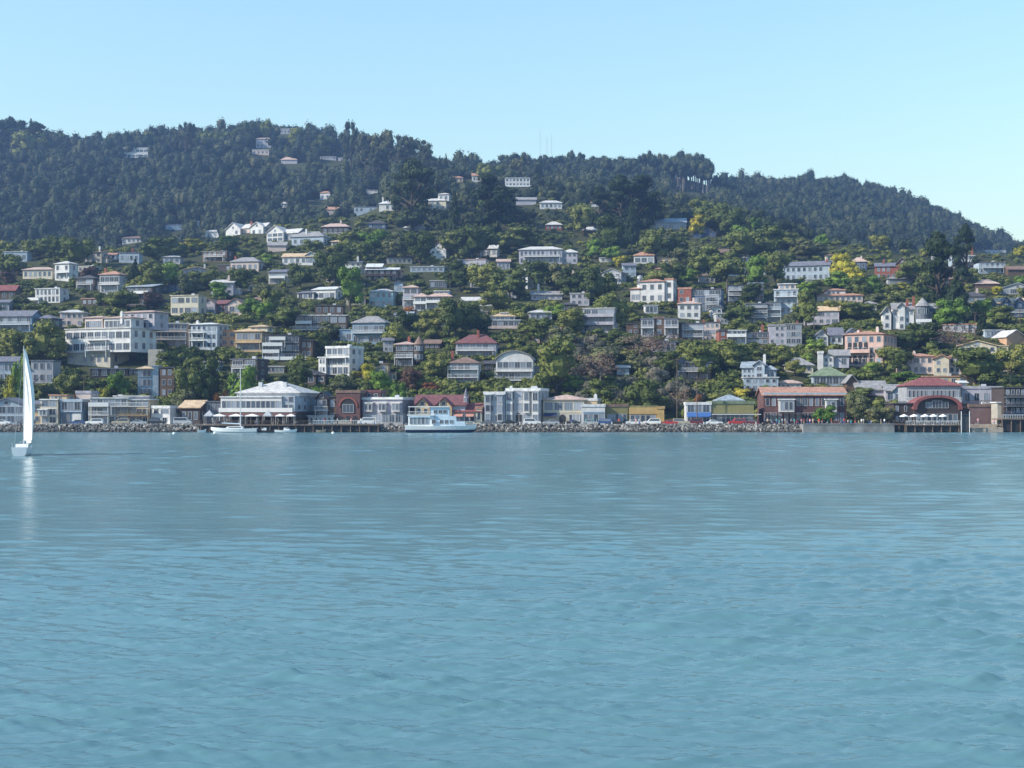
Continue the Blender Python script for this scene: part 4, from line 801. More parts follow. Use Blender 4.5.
# ferry style passenger boat
Yb = 370; r = empty('passenger_boat', (wx(441, Yb), Yb - 1, 0)); tag(r, 'white passenger boat with light blue upperworks moored at the rocks', 'passenger boat')
f_ = lambda p: (p - 441) * Yb / F
hull(18.6, 5.2, 1.75, -.7, stern=.92, sheer=.3).build('hull', GEL, r)
hull(18.3, 5.3, .75, -.75, stern=.92, sheer=.02).build('boot_stripe', BOOT, r)
MB().box(f_(409), f_(434), -2.2, 2.2, 1.75, 4.5).build('lower_cabin', GEL, r)
MB().prism([(f_(434), 1.7), (f_(466), 1.7), (f_(465), 2.9), (f_(457), 2.95), (f_(456), 4.35), (f_(434), 4.35)], -1.9, 1.9, 'y').build('forward_cabin', BLUET, r)
for i in range(5): put_window(r, f_(412.2 + i * 3.9), -2.2, 2.3, .62, 1.7)
put_window(r, f_(434.5), -2.22, 2.4, .9, 1.0)
for i in range(3): put_window(r, f_(442 + i * 5), -1.9, 2.4, .7, .9)
MB().box(f_(408), f_(435), -2.5, 2.5, 4.5, 4.72).build('upper_deck', GEL, r)
MB().box(f_(411), f_(431), -2.48, -2.38, 4.0, 4.4).build('blue_stripe', BLUET, r)
MB().prism([(f_(431), 4.36), (f_(450), 4.36), (f_(449.5), 6.7), (f_(431), 6.7)], -1.7, 1.7, 'y').build('wheelhouse', BLUET, r)
for p_ in (436, 441, 445.5): put_window(r, f_(p_), -1.7, 5.1, .8, .8)
MB().box(f_(409), f_(450), -2.1, 2.1, 6.7, 6.9).build('roof', GEL, r)
for p_ in (410, 416, 422, 428): MB().cyl(f_(p_), -2.0, 4.72, 6.7, .05, 6).build('stanchion', TRIM, r)
a = MB(); a.box(f_(409), f_(433), -2.45, -2.38, 5.5, 5.6)
for i in range(20): a.box(f_(409) + i * .33, f_(409) + i * .33 + .05, -2.44, -2.39, 4.72, 5.5)
a.build('railing', TRIM, r)
a = MB(); a.box(f_(461), f_(473), -1.9, -1.82, 2.9, 2.98)
for i in range(9): a.box(f_(461) + i * .38, f_(461) + i * .38 + .05, -1.89, -1.83, 1.8, 2.9)
a.build('bow_rail', TRIM, r)
MB().tube((f_(440), 0, 6.4), (f_(440), 0, 8.2), .06, .03).build('mast', TRIM, r)
# moored yacht, launches, dinghies
r = empty('moored_yacht', (wx(234, 368), 368, 0), R(180)); tag(r, 'long white yacht with tall bare mast moored at the hotel deck', 'sailing yacht')
hull(12.2, 3.1, 1.05, -.5, sheer=.3).build('hull', GEL, r); MB().prism([(-2.5, 1.05), (2.2, 1.1), (1.6, 1.6), (-2.3, 1.7)], -1, 1, 'y').build('cabin', GEL, r)
MB().prism([(-2.1, 1.25), (1.3, 1.25), (1.1, 1.45), (-2.0, 1.5)], -1.02, 1.02, 'y').build('cabin_window', GLASS, r)
MB().tube((-1.7, 0, 1), (-1.7, 0, 17), .14, .09, 8).build('mast', TRIM, r); MB().tube((-1.7, 0, 2.3), (3.2, 0, 2.5), .16, .12, 8).build('furled_boom', BLUET, r)
MB().tube((5.8, 0, 1.2), (-1.65, 0, 16.4), .02, .02, 4).build('forestay', STEEL, r)
def launch(px, L, mat, label, cab=True, rz=0, name='motor_launch'):
    r = empty(name, (wx(px, 368), 368, 0), R(rz)); tag(r, label, 'boat', 'small boats moored by the hotel'); hull(L, L * .33, .62, -.3).build('hull', mat, r)
    if cab: MB().prism([(-L * .1, .6), (L * .22, .6), (L * .12, 1.25), (-L * .08, 1.3)], -L * .12, L * .12, 'y').build('cabin', GEL, r); MB().prism([(L * .0, .95), (L * .18, .95), (L * .12, 1.2), (L * .0, 1.2)], -L * .122, L * .122, 'y').build('windscreen', GLASS, r)
    for i in (-.25, .1): MB().box(L * i, L * i + .25, -L * .13, L * .13, .5, .66).build('thwart', WOOD, r)
launch(265, 4.4, pmat('dark_hull', (.04, .035, .035), .4, .1), 'dark hulled launch moored next to the white yacht', True, 180)
launch(286, 5.8, GEL, 'white motor launch under the small white canopies', True, 0)
launch(202, 2.2, GEL, 'tiny white dinghy floating near the boathouse', False, 20, 'dinghy')
launch(321, 2.6, pmat('tan_hull', (.4, .3, .2), .5, .1), 'tan dinghy lying off the dark wharf', False, 10, 'dinghy')
for i, (px, yy) in enumerate(((174, 434), (215, 433.5), (333, 433.5))):
    Yb = 7 * F / (yy - HY); r = empty('mooring_buoy', (wx(px, Yb), Yb, 0)); tag(r, ['white mooring buoy off the white cube house', 'white mooring buoy off the yacht stern', 'white mooring buoy off the dark wharf'][i], 'buoy')
    MB().cyl(0, 0, -.2, .3, .38, 12).cyl(0, 0, .3, .42, .38, 12, .15).build('float', CANVAS, r); MB().cyl(0, 0, .42, .6, .04, 6).build('ring', STEEL, r)
# ------------------------------------------------------------------ cars
TYRE = pmat('tyre_rubber', (.02, .02, .02), .9, .1)
def car_meshes(kind):
    L, H = {'sedan': (4.6, 1.42), 'suv': (4.8, 1.75), 'van': (5.1, 2.1)}[kind]; h = L / 2
    body = {'sedan': [(-h, .35), (h, .35), (h, .72), (h - .15, .86), (h - 1.25, .95), (-h + .75, .95), (-h + .05, .88)],
            'suv': [(-h, .4), (h, .4), (h, .85), (h - .12, 1.0), (h - 1.1, 1.08), (-h + .1, 1.1)], 'van': [(-h, .4), (h, .4), (h, .9), (h - .1, 1.1), (h - .8, 1.25), (-h, 1.25)]}[kind]
    top = {'sedan': [(-h + .8, .94), (h - 1.3, .94), (h - 2.1, H), (-h + 1.45, H)], 'suv': [(-h + .12, 1.08), (h - 1.2, 1.07), (h - 1.85, H), (-h + .35, H)], 'van': [(-h + .02, 1.24), (h - .85, 1.24), (h - 1.5, H), (-h + .1, H)]}[kind]
    b_ = MB().prism(body, -.88, .88, 'y').prism(top, -.74, .74, 'y')
    cx = sum(p[0] for p in top) / 4; gl = [(cx + (x - cx) * .9, .96 + (z - top[0][1]) * .8 + (top[0][1] - .94)) for x, z in top]
    g_ = MB().prism(gl, -.755, .755, 'y')
    wb = MB(); wb.tube((0, -.1, 0), (0, .1, 0), .33, n=14)
    rb = MB(); rb.tube((0, -.12, 0), (0, .12, 0), .19, n=10)
    lamp = MB().box(-.04, .04, -.18, .18, -.08, .08)
    out = []
    for mb, nm, mt in ((b_, 'body', TRIM), (g_, 'window_glass', GLASS), (wb, 'wheel', TYRE), (rb, 'rim', STEEL), (lamp, 'headlight', CANVAS)):
        o = mb.build(nm, mt); out.append(o.data); bpy.data.objects.remove(o)
    return out, h
CM = {k: car_meshes(k) for k in ('sedan', 'suv', 'van')}
CC = dict(white=(.72, .72, .70), silver=(.38, .40, .42), black=(.02, .02, .022), red=(.42, .03, .025), blue=(.04, .08, .2), tan=(.38, .33, .24), maroon=(.14, .02, .03), grey=(.13, .14, .16))
def car(px, colr, kind, place, Y=384.2, flip=0):
    (mb, mg, mw, mr, ml), h = CM[kind]; m = pmat('car_paint_' + colr, CC[colr], .3, .04, 1, spec=.6)
    r = empty('parked_car', (wx(px, Y), Y, 1.806), R(rnd.uniform(-3, 3)) + math.pi * flip); tag(r, f"{colr} {kind} parked {place}", 'car', 'cars parked along the shore road')
    b_ = link('body', mb, r); b_.material_slots[0].link = 'OBJECT'; b_.material_slots[0].material = m
    link('window_glass', mg, r)
    for sx in (-1, 1):
        for sy in (-1, 1):
            w_ = link('wheel', mw, r, (sx * (h - .85), sy * .8, .33)); link('rim', mr, w_)
    for sy in (-1, 1): link('headlight', ml, r, (h - .02, sy * .6, .68))
for a in ((3, 'white', 'sedan', 'before the pale gabled waterside house'), (77, 'blue', 'sedan', 'before the grey blue garage fronted house'), (95, 'white', 'suv', 'at the near corner of the long balconied apartments'),
          (121, 'tan', 'suv', 'before the middle of the long balconied apartments'), (139, 'silver', 'sedan', 'at the far end of the long balconied apartments'), (157, 'black', 'suv', 'before the plain white cube house'),
          (183, 'silver', 'van', 'before the dark timber boathouse'), (342, 'tan', 'sedan', 'before the brick building with great arch'), (367, 'white', 'van', 'before the white cornice shop'),
          (489, 'grey', 'sedan', 'before the narrow pale three storey building'), (532, 'white', 'suv', 'before the tall white three storey building'), (551, 'silver', 'sedan', 'between the tall white building and the beige building'),
          (572, 'black', 'sedan', 'before the wide beige waterfront building'), (603, 'blue', 'suv', 'before the pale blue parapet shop'), (634, 'white', 'sedan', 'before the ochre fronted shop'),
          (652, 'white', 'suv', 'at the yellow pillar of the ochre fronted shop'), (669, 'red', 'sedan', 'just past the ochre fronted shop'), (681, 'tan', 'suv', 'between the red sedan and the white blue awning shop'),
          (694, 'maroon', 'suv', 'before the white shop with blue awning'), (737, 'red', 'suv', 'before the olive green roofed shop'), (751, 'maroon', 'sedan', 'at the end of the olive green roofed shop'), (510, 'black', 'sedan', 'by the doorway of the tall white building'),
          (26, 'grey', 'suv', 'behind the sail of the yacht'), (590, 'silver', 'sedan', 'near the pale blue parapet shop'), (617, 'black', 'sedan', 'before the olive brown shop'), (714, 'white', 'sedan', 'at the start of the olive green roofed shop')): car(*a, flip=rnd.random() < .5)
# ------------------------------------------------------------------ people
SKIN = pmat('skin', (.42, .25, .18), .6, .08)
def person_mesh(pose):
    J = {'pelvis': (0, 0, .95), 'belly': (0, 0, 1.1), 'chest': (0, -.01, 1.3), 'neck': (0, 0, 1.47), 'chin': (0, -.02, 1.56), 'skull': (0, -.01, 1.68)}
    E = [('pelvis', 'belly'), ('belly', 'chest'), ('chest', 'neck'), ('neck', 'chin'), ('chin', 'skull')]; Rd = dict(pelvis=.15, belly=.135, chest=.155, neck=.055, chin=.085, skull=.10)
    for s, n_ in ((-1, 'l'), (1, 'r')):
        st = {'stand': 0, 'walk': s * .22, 'sit': 0}[pose]
        if pose == 'sit': kn, an, to = (s * .1, -.42, .5), (s * .1, -.45, .1), (s * .1, -.6, .05)
        else: kn, an, to = (s * .1, -st * .6 - .02, .5), (s * .1, -st * .9 + .03, .09), (s * .11, -st * .9 - .12, .04)
        if pose == 'sit': J.update({k: v for k, v in {'pelvis': (0, 0, .55), 'belly': (0, .02, .7), 'chest': (0, 0, .9), 'neck': (0, 0, 1.07), 'chin': (0, -.02, 1.16), 'skull': (0, -.01, 1.28)}.items()})
        z = J['chest'][2]
        J.update({n_ + 'hip': (s * .09, 0, J['pelvis'][2] - .06), n_ + 'knee': kn, n_ + 'ank': an, n_ + 'toe': to, n_ + 'sh': (s * .19, 0, z + .1), n_ + 'el': (s * .25, .03 + (st * .3), z - .18), n_ + 'wr': (s * .24, -.1 + st * .6 if pose != 'sit' else -.25, z - .42 if pose != 'sit' else z - .25), n_ + 'hand': (s * .235, -.14 + st * .65 if pose != 'sit' else -.34, z - .51 if pose != 'sit' else z - .25)})
        Rd.update({n_ + 'hip': .095, n_ + 'knee': .062, n_ + 'ank': .042, n_ + 'toe': .036, n_ + 'sh': .062, n_ + 'el': .042, n_ + 'wr': .03, n_ + 'hand': .036})
        E += [('pelvis', n_ + 'hip'), (n_ + 'hip', n_ + 'knee'), (n_ + 'knee', n_ + 'ank'), (n_ + 'ank', n_ + 'toe'), ('chest', n_ + 'sh'), (n_ + 'sh', n_ + 'el'), (n_ + 'el', n_ + 'wr'), (n_ + 'wr', n_ + 'hand')]
    K = list(J); me = bpy.data.meshes.new('p'); me.from_pydata([J[k] for k in K], [(K.index(a), K.index(b_)) for a, b_ in E], []); o = bpy.data.objects.new('p', me); col.objects.link(o)
    m = o.modifiers.new('s', 'SKIN'); sv = me.skin_vertices[0].data
    for i, k in enumerate(K): sv[i].radius = (Rd[k], Rd[k] * .8)
    sv[0].use_root = True; o.modifiers.new('d', 'SUBSURF').levels = 1
    dg = bpy.context.evaluated_depsgraph_get(); ev = bpy.data.meshes.new_from_object(o.evaluated_get(dg)); bpy.data.objects.remove(o)
    ev.name = 'person'; ev.materials.clear(); ev.materials.append(SKIN)
    zc = J['chest'][2]; zp = J['pelvis'][2]
    def shell(nm, test, off):
        vs = []; fs = []; mp = {}
        for p in ev.polygons:
            c = p.center
            if test(c):
                f = []
                for vi in p.vertices:
                    if vi not in mp: mp[vi] = len(vs); v = ev.vertices[vi]; vs.append(v.co + v.normal * off)
                    f.append(mp[vi])
                fs.append(f)
        q = bpy.data.meshes.new(nm); q.from_pydata(vs, [], fs); q.materials.append(TRIM); return q
    sh = shell('shirt', lambda c: zp - .02 < c.z < zc + .2 and (abs(c.x) < .22 or c.z > zc - .2) and c.y > -.22, .022)
    tr = shell('trousers', lambda c: .1 < c.z < zp + .03 and abs(c.x) < .2, .018)
    hr = shell('hair', lambda c: c.z > zc + .36 - .02 and (c.y > -.03 or c.z > zc + .45), .02)
    return ev, sh, tr, hr
PM = {p: person_mesh(p) for p in ('stand', 'walk', 'sit')}
CL = dict(white=(.7, .7, .68), red=(.45, .05, .04), blue=(.06, .12, .35), black=(.025, .025, .03), pink=(.6, .28, .3), tan=(.42, .33, .22), teal=(.05, .25, .26), grey=(.25, .25, .27))
HAIR = pmat('dark_hair', (.04, .025, .015), .7, .2)
def person(px, Y, z, pose, top, legs, where, grp):
    ev, sh, tr, hr = PM[pose]; o = link('person', ev, None, (wx(px, Y), Y, z), rnd.uniform(-1.5, 1.5))
    lab = f"person {dict(stand='standing', walk='walking', sit='sitting')[pose]} in {top} top and {legs} trousers {where}"; tag(o, lab, 'person', grp)
    for me, nm, c in ((sh, 'shirt', top), (tr, 'trousers', legs)):
        q = link(nm, me, o); q.material_slots[0].link = 'OBJECT'; q.material_slots[0].material = pmat('cloth_' + c, CL[c], .85, .05)
    q = link('hair', hr, o); q.material_slots[0].link = 'OBJECT'; q.material_slots[0].material = HAIR
    if pose == 'sit':
        b_ = empty('bench_seat', (o.location.x, Y, z), o.rotation_euler[2]); tag(b_, f"small dark stool under the seated person in {top} {where}", 'stool', 'stools by the water')
        MB().box(-.22, .22, -.2, .2, .40, .45).build('seat', WOOD, b_); MB().box(-.18, -.13, -.16, .16, 0, .4).build('leg', WOOD, b_); MB().box(.13, .18, -.16, .16, 0, .4).build('leg', WOOD, b_)
r5 = random.Random(8); seen_ = {}
for i in range(64):
    if i < 40: px = 764 + (892 - 764) * (i + r5.random()) / 40; Y, z = r5.choice([380.2, 381, 381.8, 392, 393]), 1.93
    else: px = r5.choice([r5.uniform(206, 300), r5.uniform(910, 955), r5.uniform(320, 375), r5.uniform(560, 650), r5.uniform(972, 996)]); Y, z = (376.5, 2.0) if px < 305 or 900 < px < 960 else ((377, 2.1) if px < 380 else ((381, 1.93) if px < 700 else (377.5, 2.1)))
    pose = r5.choice(['stand', 'walk', 'stand', 'sit']); c1 = r5.choice(['white', 'white', 'red', 'blue', 'black', 'pink', 'tan', 'teal', 'grey']); c2 = r5.choice(['black', 'blue', 'tan', 'grey'])
    where = 'on the hotel deck' if px < 305 else 'on the dark wharf' if px < 380 else 'on the shore pavement' if px < 700 else 'before the long brick building' if px < 812 else 'under the round promenade tree' if px < 840 else 'beside the quay willows' if px < 900 else 'on the dining pier' if px < 960 else 'on the low tan landing'
    person(px, Y, z, pose, c1, c2, where, 'people along the waterfront')
# ------------------------------------------------------------------ poles, masts, flagpole
def pole(px, base, top, label, arms=(), Y=None, lamp=False, name='utility_pole', rad=.16, z=None):
    if Y is None: x, Y, z = at(px, base)
    else: x = wx(px, Y); z = ground(x, Y) if z is None else z; base = HY - (z - CZ) / Y * F
    h = (base - top) * Y / F; r = empty(name, (x, Y, z)); tag(r, label, name.replace('_', ' '))
    MB().cyl(0, 0, -.5, h, rad, 8, rad * .6).build('shaft', WOOD if not lamp else STEEL, r)
    for d_, w_ in arms: MB().box(-w_ / 2, w_ / 2, -.2, -.05, h - d_, h - d_ + .16).build('crossarm', WOOD, r)
    if lamp: MB().box(-.1, 1.1, -.08, .08, h - .1, h + .03).build('lamp_arm', STEEL, r); MB().box(.7, 1.3, -.15, .15, h - .22, h - .1).build('lamp_head', CANVAS, r)
pole(677, 396, 358, 'tall utility pole with crossarms rising from the bare trees', ((.6, 2.4), (1.6, 2)), 414)
pole(697, 424, 376, 'pale pole with transformer behind the blue awning shop', ((.7, 1.6), (1.6, 1.2)), 392)
pole(450, 292, 272, 'slim pole above the long banded white house', ((.5, 1.6),))
pole(814, 332, 313, 'slim pole behind the gray house with white dormers', ((.4, 1.6),))
pole(318, 275, 250, 'slim pole beside the long cream roofed bungalow', ((.5, 1.8),))
pole(144, 312, 288, 'leaning wire pole among shrubs behind the big white apartment block', ((.4, 2), (1.2, 1.6)))
pole(84, 402, 376, 'grey pole above the cream bay windowed house', ((.4, 1.4),), 416)
pole(659, 256, 238, 'brick coloured post near the dark house with grey hip roof', ())
pole(975, 340, 312, 'street pole in the trees beyond the victorian', ((.4, 1.6),))
pole(1020, 330, 308, 'utility pole below the dark blue timber house', ((.4, 1.8),))
pole(727, 306, 280, 'stout pole at the edge of the navy glass apartments', (), rad=.4)
pole(1010, 424, 374, 'thin flagpole on the dark waterside structure', (), 385, name='flagpole', rad=.07)
pole(980, 405, 385, 'lamp mast on the mauve rooftop terrace building', (), 399, True, 'street_lamp', .07)
for i, (px, t, w_) in enumerate(((540, 129, .8), (547, 137, .6), (551.5, 135, .6))):
    x = wx(px, 1480); z = ground(x, 1480); base = HY - (z - CZ) / 1480 * F; h = (base - t) * 1480 / F
    r = empty('radio_mast', (x, 1480, z)); tag(r, ['tallest radio mast on the far ridge', 'shortest radio mast between the other two', 'radio mast farthest along towards the ridge grove'][i], 'radio mast')
    a = MB()
    for k in range(3): t_ = k * 2.094; a.tube((math.cos(t_) * w_, math.sin(t_) * w_, -1), (math.cos(t_) * .1, math.sin(t_) * .1, h), .1, .06, 4)
    for k in range(int(h / 2)): u = 1 - k * 2 / h; a.tube((w_ * u, 0, k * 2), (-w_ * u * .5, w_ * u * .86, k * 2 + 2), .05, n=4); a.tube((-w_ * u * .5, w_ * u * .86, k * 2), (-w_ * u * .5, -w_ * u * .86, k * 2 + 2), .05, n=4)
    a.build('lattice', STEEL, r); MB().cyl(0, 0, h, h + 2.5, .05, 5).build('antenna', STEEL, r)
for i in range(9):
    px = 382 + i * 46 if i < 8 else 756; r = empty('bollard', (wx(px, 379.8), 379.8, 1.93)); tag(r, 'short white bollard at the top of the rock bank', 'bollard', 'bollards along the rock bank')
    MB().cyl(0, 0, 0, .8, .12, 8).build('post', TRIM, r); MB().cyl(0, 0, .8, .88, .14, 8, .06).build('cap', DARK, r)

FRONTS = HOUSES[N_HILL:]
# ------------------------------------------------------------------ trees
FM = dict(
 oak=foliage_mat('oak_leaves', [(.2, (0.042, 0.058, 0.018)), (.45, (0.085, 0.105, 0.029)), (.68, (0.134, 0.147, 0.040)), (.9, (0.212, 0.201, 0.055))], patch=.06),
 light=foliage_mat('bright_leaves', [(.2, (0.071, 0.125, 0.022)), (.6, (0.120, 0.188, 0.033)), (.9, (0.212, 0.263, 0.055))], patch=.1),
 yellow=foliage_mat('yellow_leaves', [(.2, (0.170, 0.175, 0.022)), (.6, (0.312, 0.275, 0.033)), (.9, (0.425, 0.300, 0.055))], patch=.1),
 dark=foliage_mat('dark_needles', [(.2, (0.014, 0.025, 0.011)), (.6, (0.029, 0.042, 0.018)), (.9, (0.054, 0.068, 0.024))], patch=.08),
 euc=foliage_mat('eucalyptus_leaves', [(.2, (0.042, 0.053, 0.029)), (.6, (0.071, 0.078, 0.040)), (.9, (0.120, 0.116, 0.055))], patch=.05),
 bare=foliage_mat('bare_twigs', [(.2, (0.142, 0.094, 0.072)), (.6, (0.212, 0.144, 0.110)), (.9, (0.283, 0.201, 0.143))], patch=.1),
 rust=foliage_mat('rust_leaves', [(.2, (0.156, 0.063, 0.028)), (.6, (0.241, 0.100, 0.033)), (.9, (0.368, 0.188, 0.044))], patch=.1),
 plum=foliage_mat('plum_leaves', [(.2, (0.054, 0.035, 0.028)), (.6, (0.084, 0.050, 0.037)), (.9, (0.120, 0.077, 0.050))], patch=.1),
 gray=foliage_mat('grey_green_leaves', [(.2, (0.071, 0.081, 0.039)), (.6, (0.120, 0.125, 0.055)), (.9, (0.184, 0.175, 0.077))], patch=.1))
BARK = pmat('bark', (.075, .055, .042), .95, .3, 3)
PALE_BARK = pmat('pale_bark', (.24, .20, .17), .9, .3, 3)
def crown_quads(kind, g):
    """a unit crown: base at z=0, top at z=1, radius about .5"""
    if kind == 'cone':      # layered conifer
        C, Rr = [], []
        for i in range(26):
            t = i / 25; z = .12 + .84 * t; r = .46 * (1 - t) ** .8 + .02
            for k in range(max(1, int(5 * (1 - t)) + 1)):
                a = g.random() * 6.28; q = r * g.uniform(.35, .75); C.append((math.cos(a) * q, math.sin(a) * q, z)); rr = r * g.uniform(.3, .5) + .025; Rr.append((rr, rr, rr * .6 + .015))
        return leaves(np.array(C), np.array(Rr), 26, .055, .5, -.9, g)[0]
    if kind == 'flat':      # cypress: tiers of flat plates with gaps
        C, Rr = [], []
        for i in range(30):
            z = .1 + .86 * g.random(); r = .46 * (1 - abs(z - .5)) ; a = g.random() * 6.28; q = r * g.uniform(.1, .95)
            C.append((math.cos(a) * q, math.sin(a) * q, z)); rr = g.uniform(.12, .23); Rr.append((rr, rr, rr * .42))
        return leaves(np.array(C), np.array(Rr), 80, .052, .42, -.7, g)[0]
    if kind == 'tall':      # eucalyptus: open clumps high on bare limbs
        C, Rr = [], []
        for i in range(24):
            z = g.uniform(.38, .95); a = g.random() * 6.28; q = .42 * g.random() ** .5 * (1.15 - abs(z - .65))
            C.append((math.cos(a) * q, math.sin(a) * q, z)); rr = g.uniform(.07, .15); Rr.append((rr, rr, rr * .8))
        return leaves(np.array(C), np.array(Rr), 62, .045, .7, -.9, g, .7)[0]
    if kind == 'twig':
        C, Rr = [], []
        for i in range(16):
            z = g.uniform(.3, .85); a = g.random() * 6.28; q = .38 * g.random() ** .5
            C.append((math.cos(a) * q, math.sin(a) * q, z)); rr = g.uniform(.12, .2); Rr.append((rr, rr, rr * .8))
        return leaves(np.array(C), np.array(Rr), 70, .034, 1.2, -.9, g, .01)[0]
    C, Rr = [(0, 0, .5)], [(.36, .36, .36)]
    for i in range(15):
        a = g.random() * 6.28; z = g.uniform(.22, .82); q = .36 * math.sqrt(max(.05, 1 - ((z - .45) / .5) ** 2)) * g.uniform(.6, 1)
        C.append((math.cos(a) * q, math.sin(a) * q, z)); rr = g.uniform(.13, .22); Rr.append((rr, rr, rr * .82))
    return leaves(np.array(C), np.array(Rr), 95, .055, .5, -.75, g)[0]
def trunk_mb(shape, g):
    t = MB(); zt = {'cone': .9, 'flat': .75, 'tall': .7, 'twig': .55}.get(shape, .5)
    r = .022 if shape in ('cone', 'tall') else .032; p = Vector((0, 0, -.12)); w_ = r
    for i in range(4):
        q = Vector((g.normal() * .015, g.normal() * .015, zt * (i + 1) / 4)); t.tube(p, q, w_, w_ * .78, 7); p = q; w_ *= .78
    for i in range(7 if shape != 'cone' else 3):
        a = i * 2.4 + g.random(); z = zt * g.uniform(.35, .8); e = Vector((math.cos(a) * .3, math.sin(a) * .3, min(.9, z + g.uniform(.12, .35))))
        m = Vector((math.cos(a) * .12, math.sin(a) * .12, (z + e.z) / 2 - .02)); t.tube((0, 0, z), m, r * .5, r * .35, 5); t.tube(m, e, r * .35, r * .12, 5)
    return t
CROWNS = {}; TRUNKS = {}
for sh in ('round', 'cone', 'flat', 'tall', 'twig'):
    for v in range(5 if sh == 'round' else 3):
        g_ = np.random.default_rng(100 + v + len(sh) * 7)
        CROWNS[sh, v] = quads_mesh('crown_' + sh, crown_quads(sh, g_), [FM['oak']])
        o = trunk_mb(sh, g_).build('trunk', BARK); TRUNKS[sh, v] = o.data; bpy.data.objects.remove(o)
KIND = dict(oak=('round', 'oak', 'oak_tree', 'tree'), light=('round', 'light', 'leafy_tree', 'tree'), yellow=('round', 'yellow', 'leafy_tree', 'tree'), cone=('cone', 'dark', 'conifer_tree', 'conifer'),
            cyp=('flat', 'dark', 'cypress_tree', 'cypress'), euc=('tall', 'euc', 'eucalyptus_tree', 'eucalyptus'), bare=('twig', 'bare', 'bare_tree', 'bare tree'), rust=('round', 'rust', 'leafy_tree', 'tree'),
            plum=('round', 'plum', 'plum_tree', 'tree'), gray=('round', 'gray', 'leafy_tree', 'tree'), green=('cone', 'light', 'conifer_tree', 'conifer'), pine=('flat', 'oak', 'pine_tree', 'pine'))
ADJ = dict(oak='dark green tree', light='bright green tree', yellow='yellow leaved tree', cone='dark conical conifer', cyp='blackish cypress', euc='grey green eucalyptus', bare='bare branched tree', rust='rust coloured tree',
           plum='plum coloured tree', gray='grey green tree', green='green conical tree', pine='flat topped pine')
PLACED = []
def tree(kind, x, y, z, wd, ht, px, base):
    sh, fm, nm, cat = KIND[kind]; v = rnd.randrange(5 if sh == 'round' else 3)
    r = empty(nm, (x, y, z - .3), rnd.random() * 6.28); r['category'] = cat
    c = link('crown', CROWNS[sh, v], r); c.scale = (wd, wd, ht)
    c.material_slots[0].link = 'OBJECT'; c.material_slots[0].material = FM[fm]
    t = link('trunk', TRUNKS[sh, v], r); t.scale = (ht * 1.0, ht * 1.0, ht)
    if kind in ('bare',): t.material_slots[0].link = 'OBJECT'; t.material_slots[0].material = PALE_BARK
    s = F / y; PLACED.append(dict(r=r, kind=kind, px=px, y0=base - ht * s, y1=base, w=wd * s, Y=y))
def tree_px(kind, px, base, top, wpx, Y=None, z=None):
    if Y is None: x, Y, z = at(px, base)
    else:
        x = (px - CX) / F * Y; z = ground(x, Y) if z is None else z; base = HY - (z - CZ) / Y * F
    s = Y / F; tree(kind, x, Y, z, wpx * s, (base - top) * s, px, base)
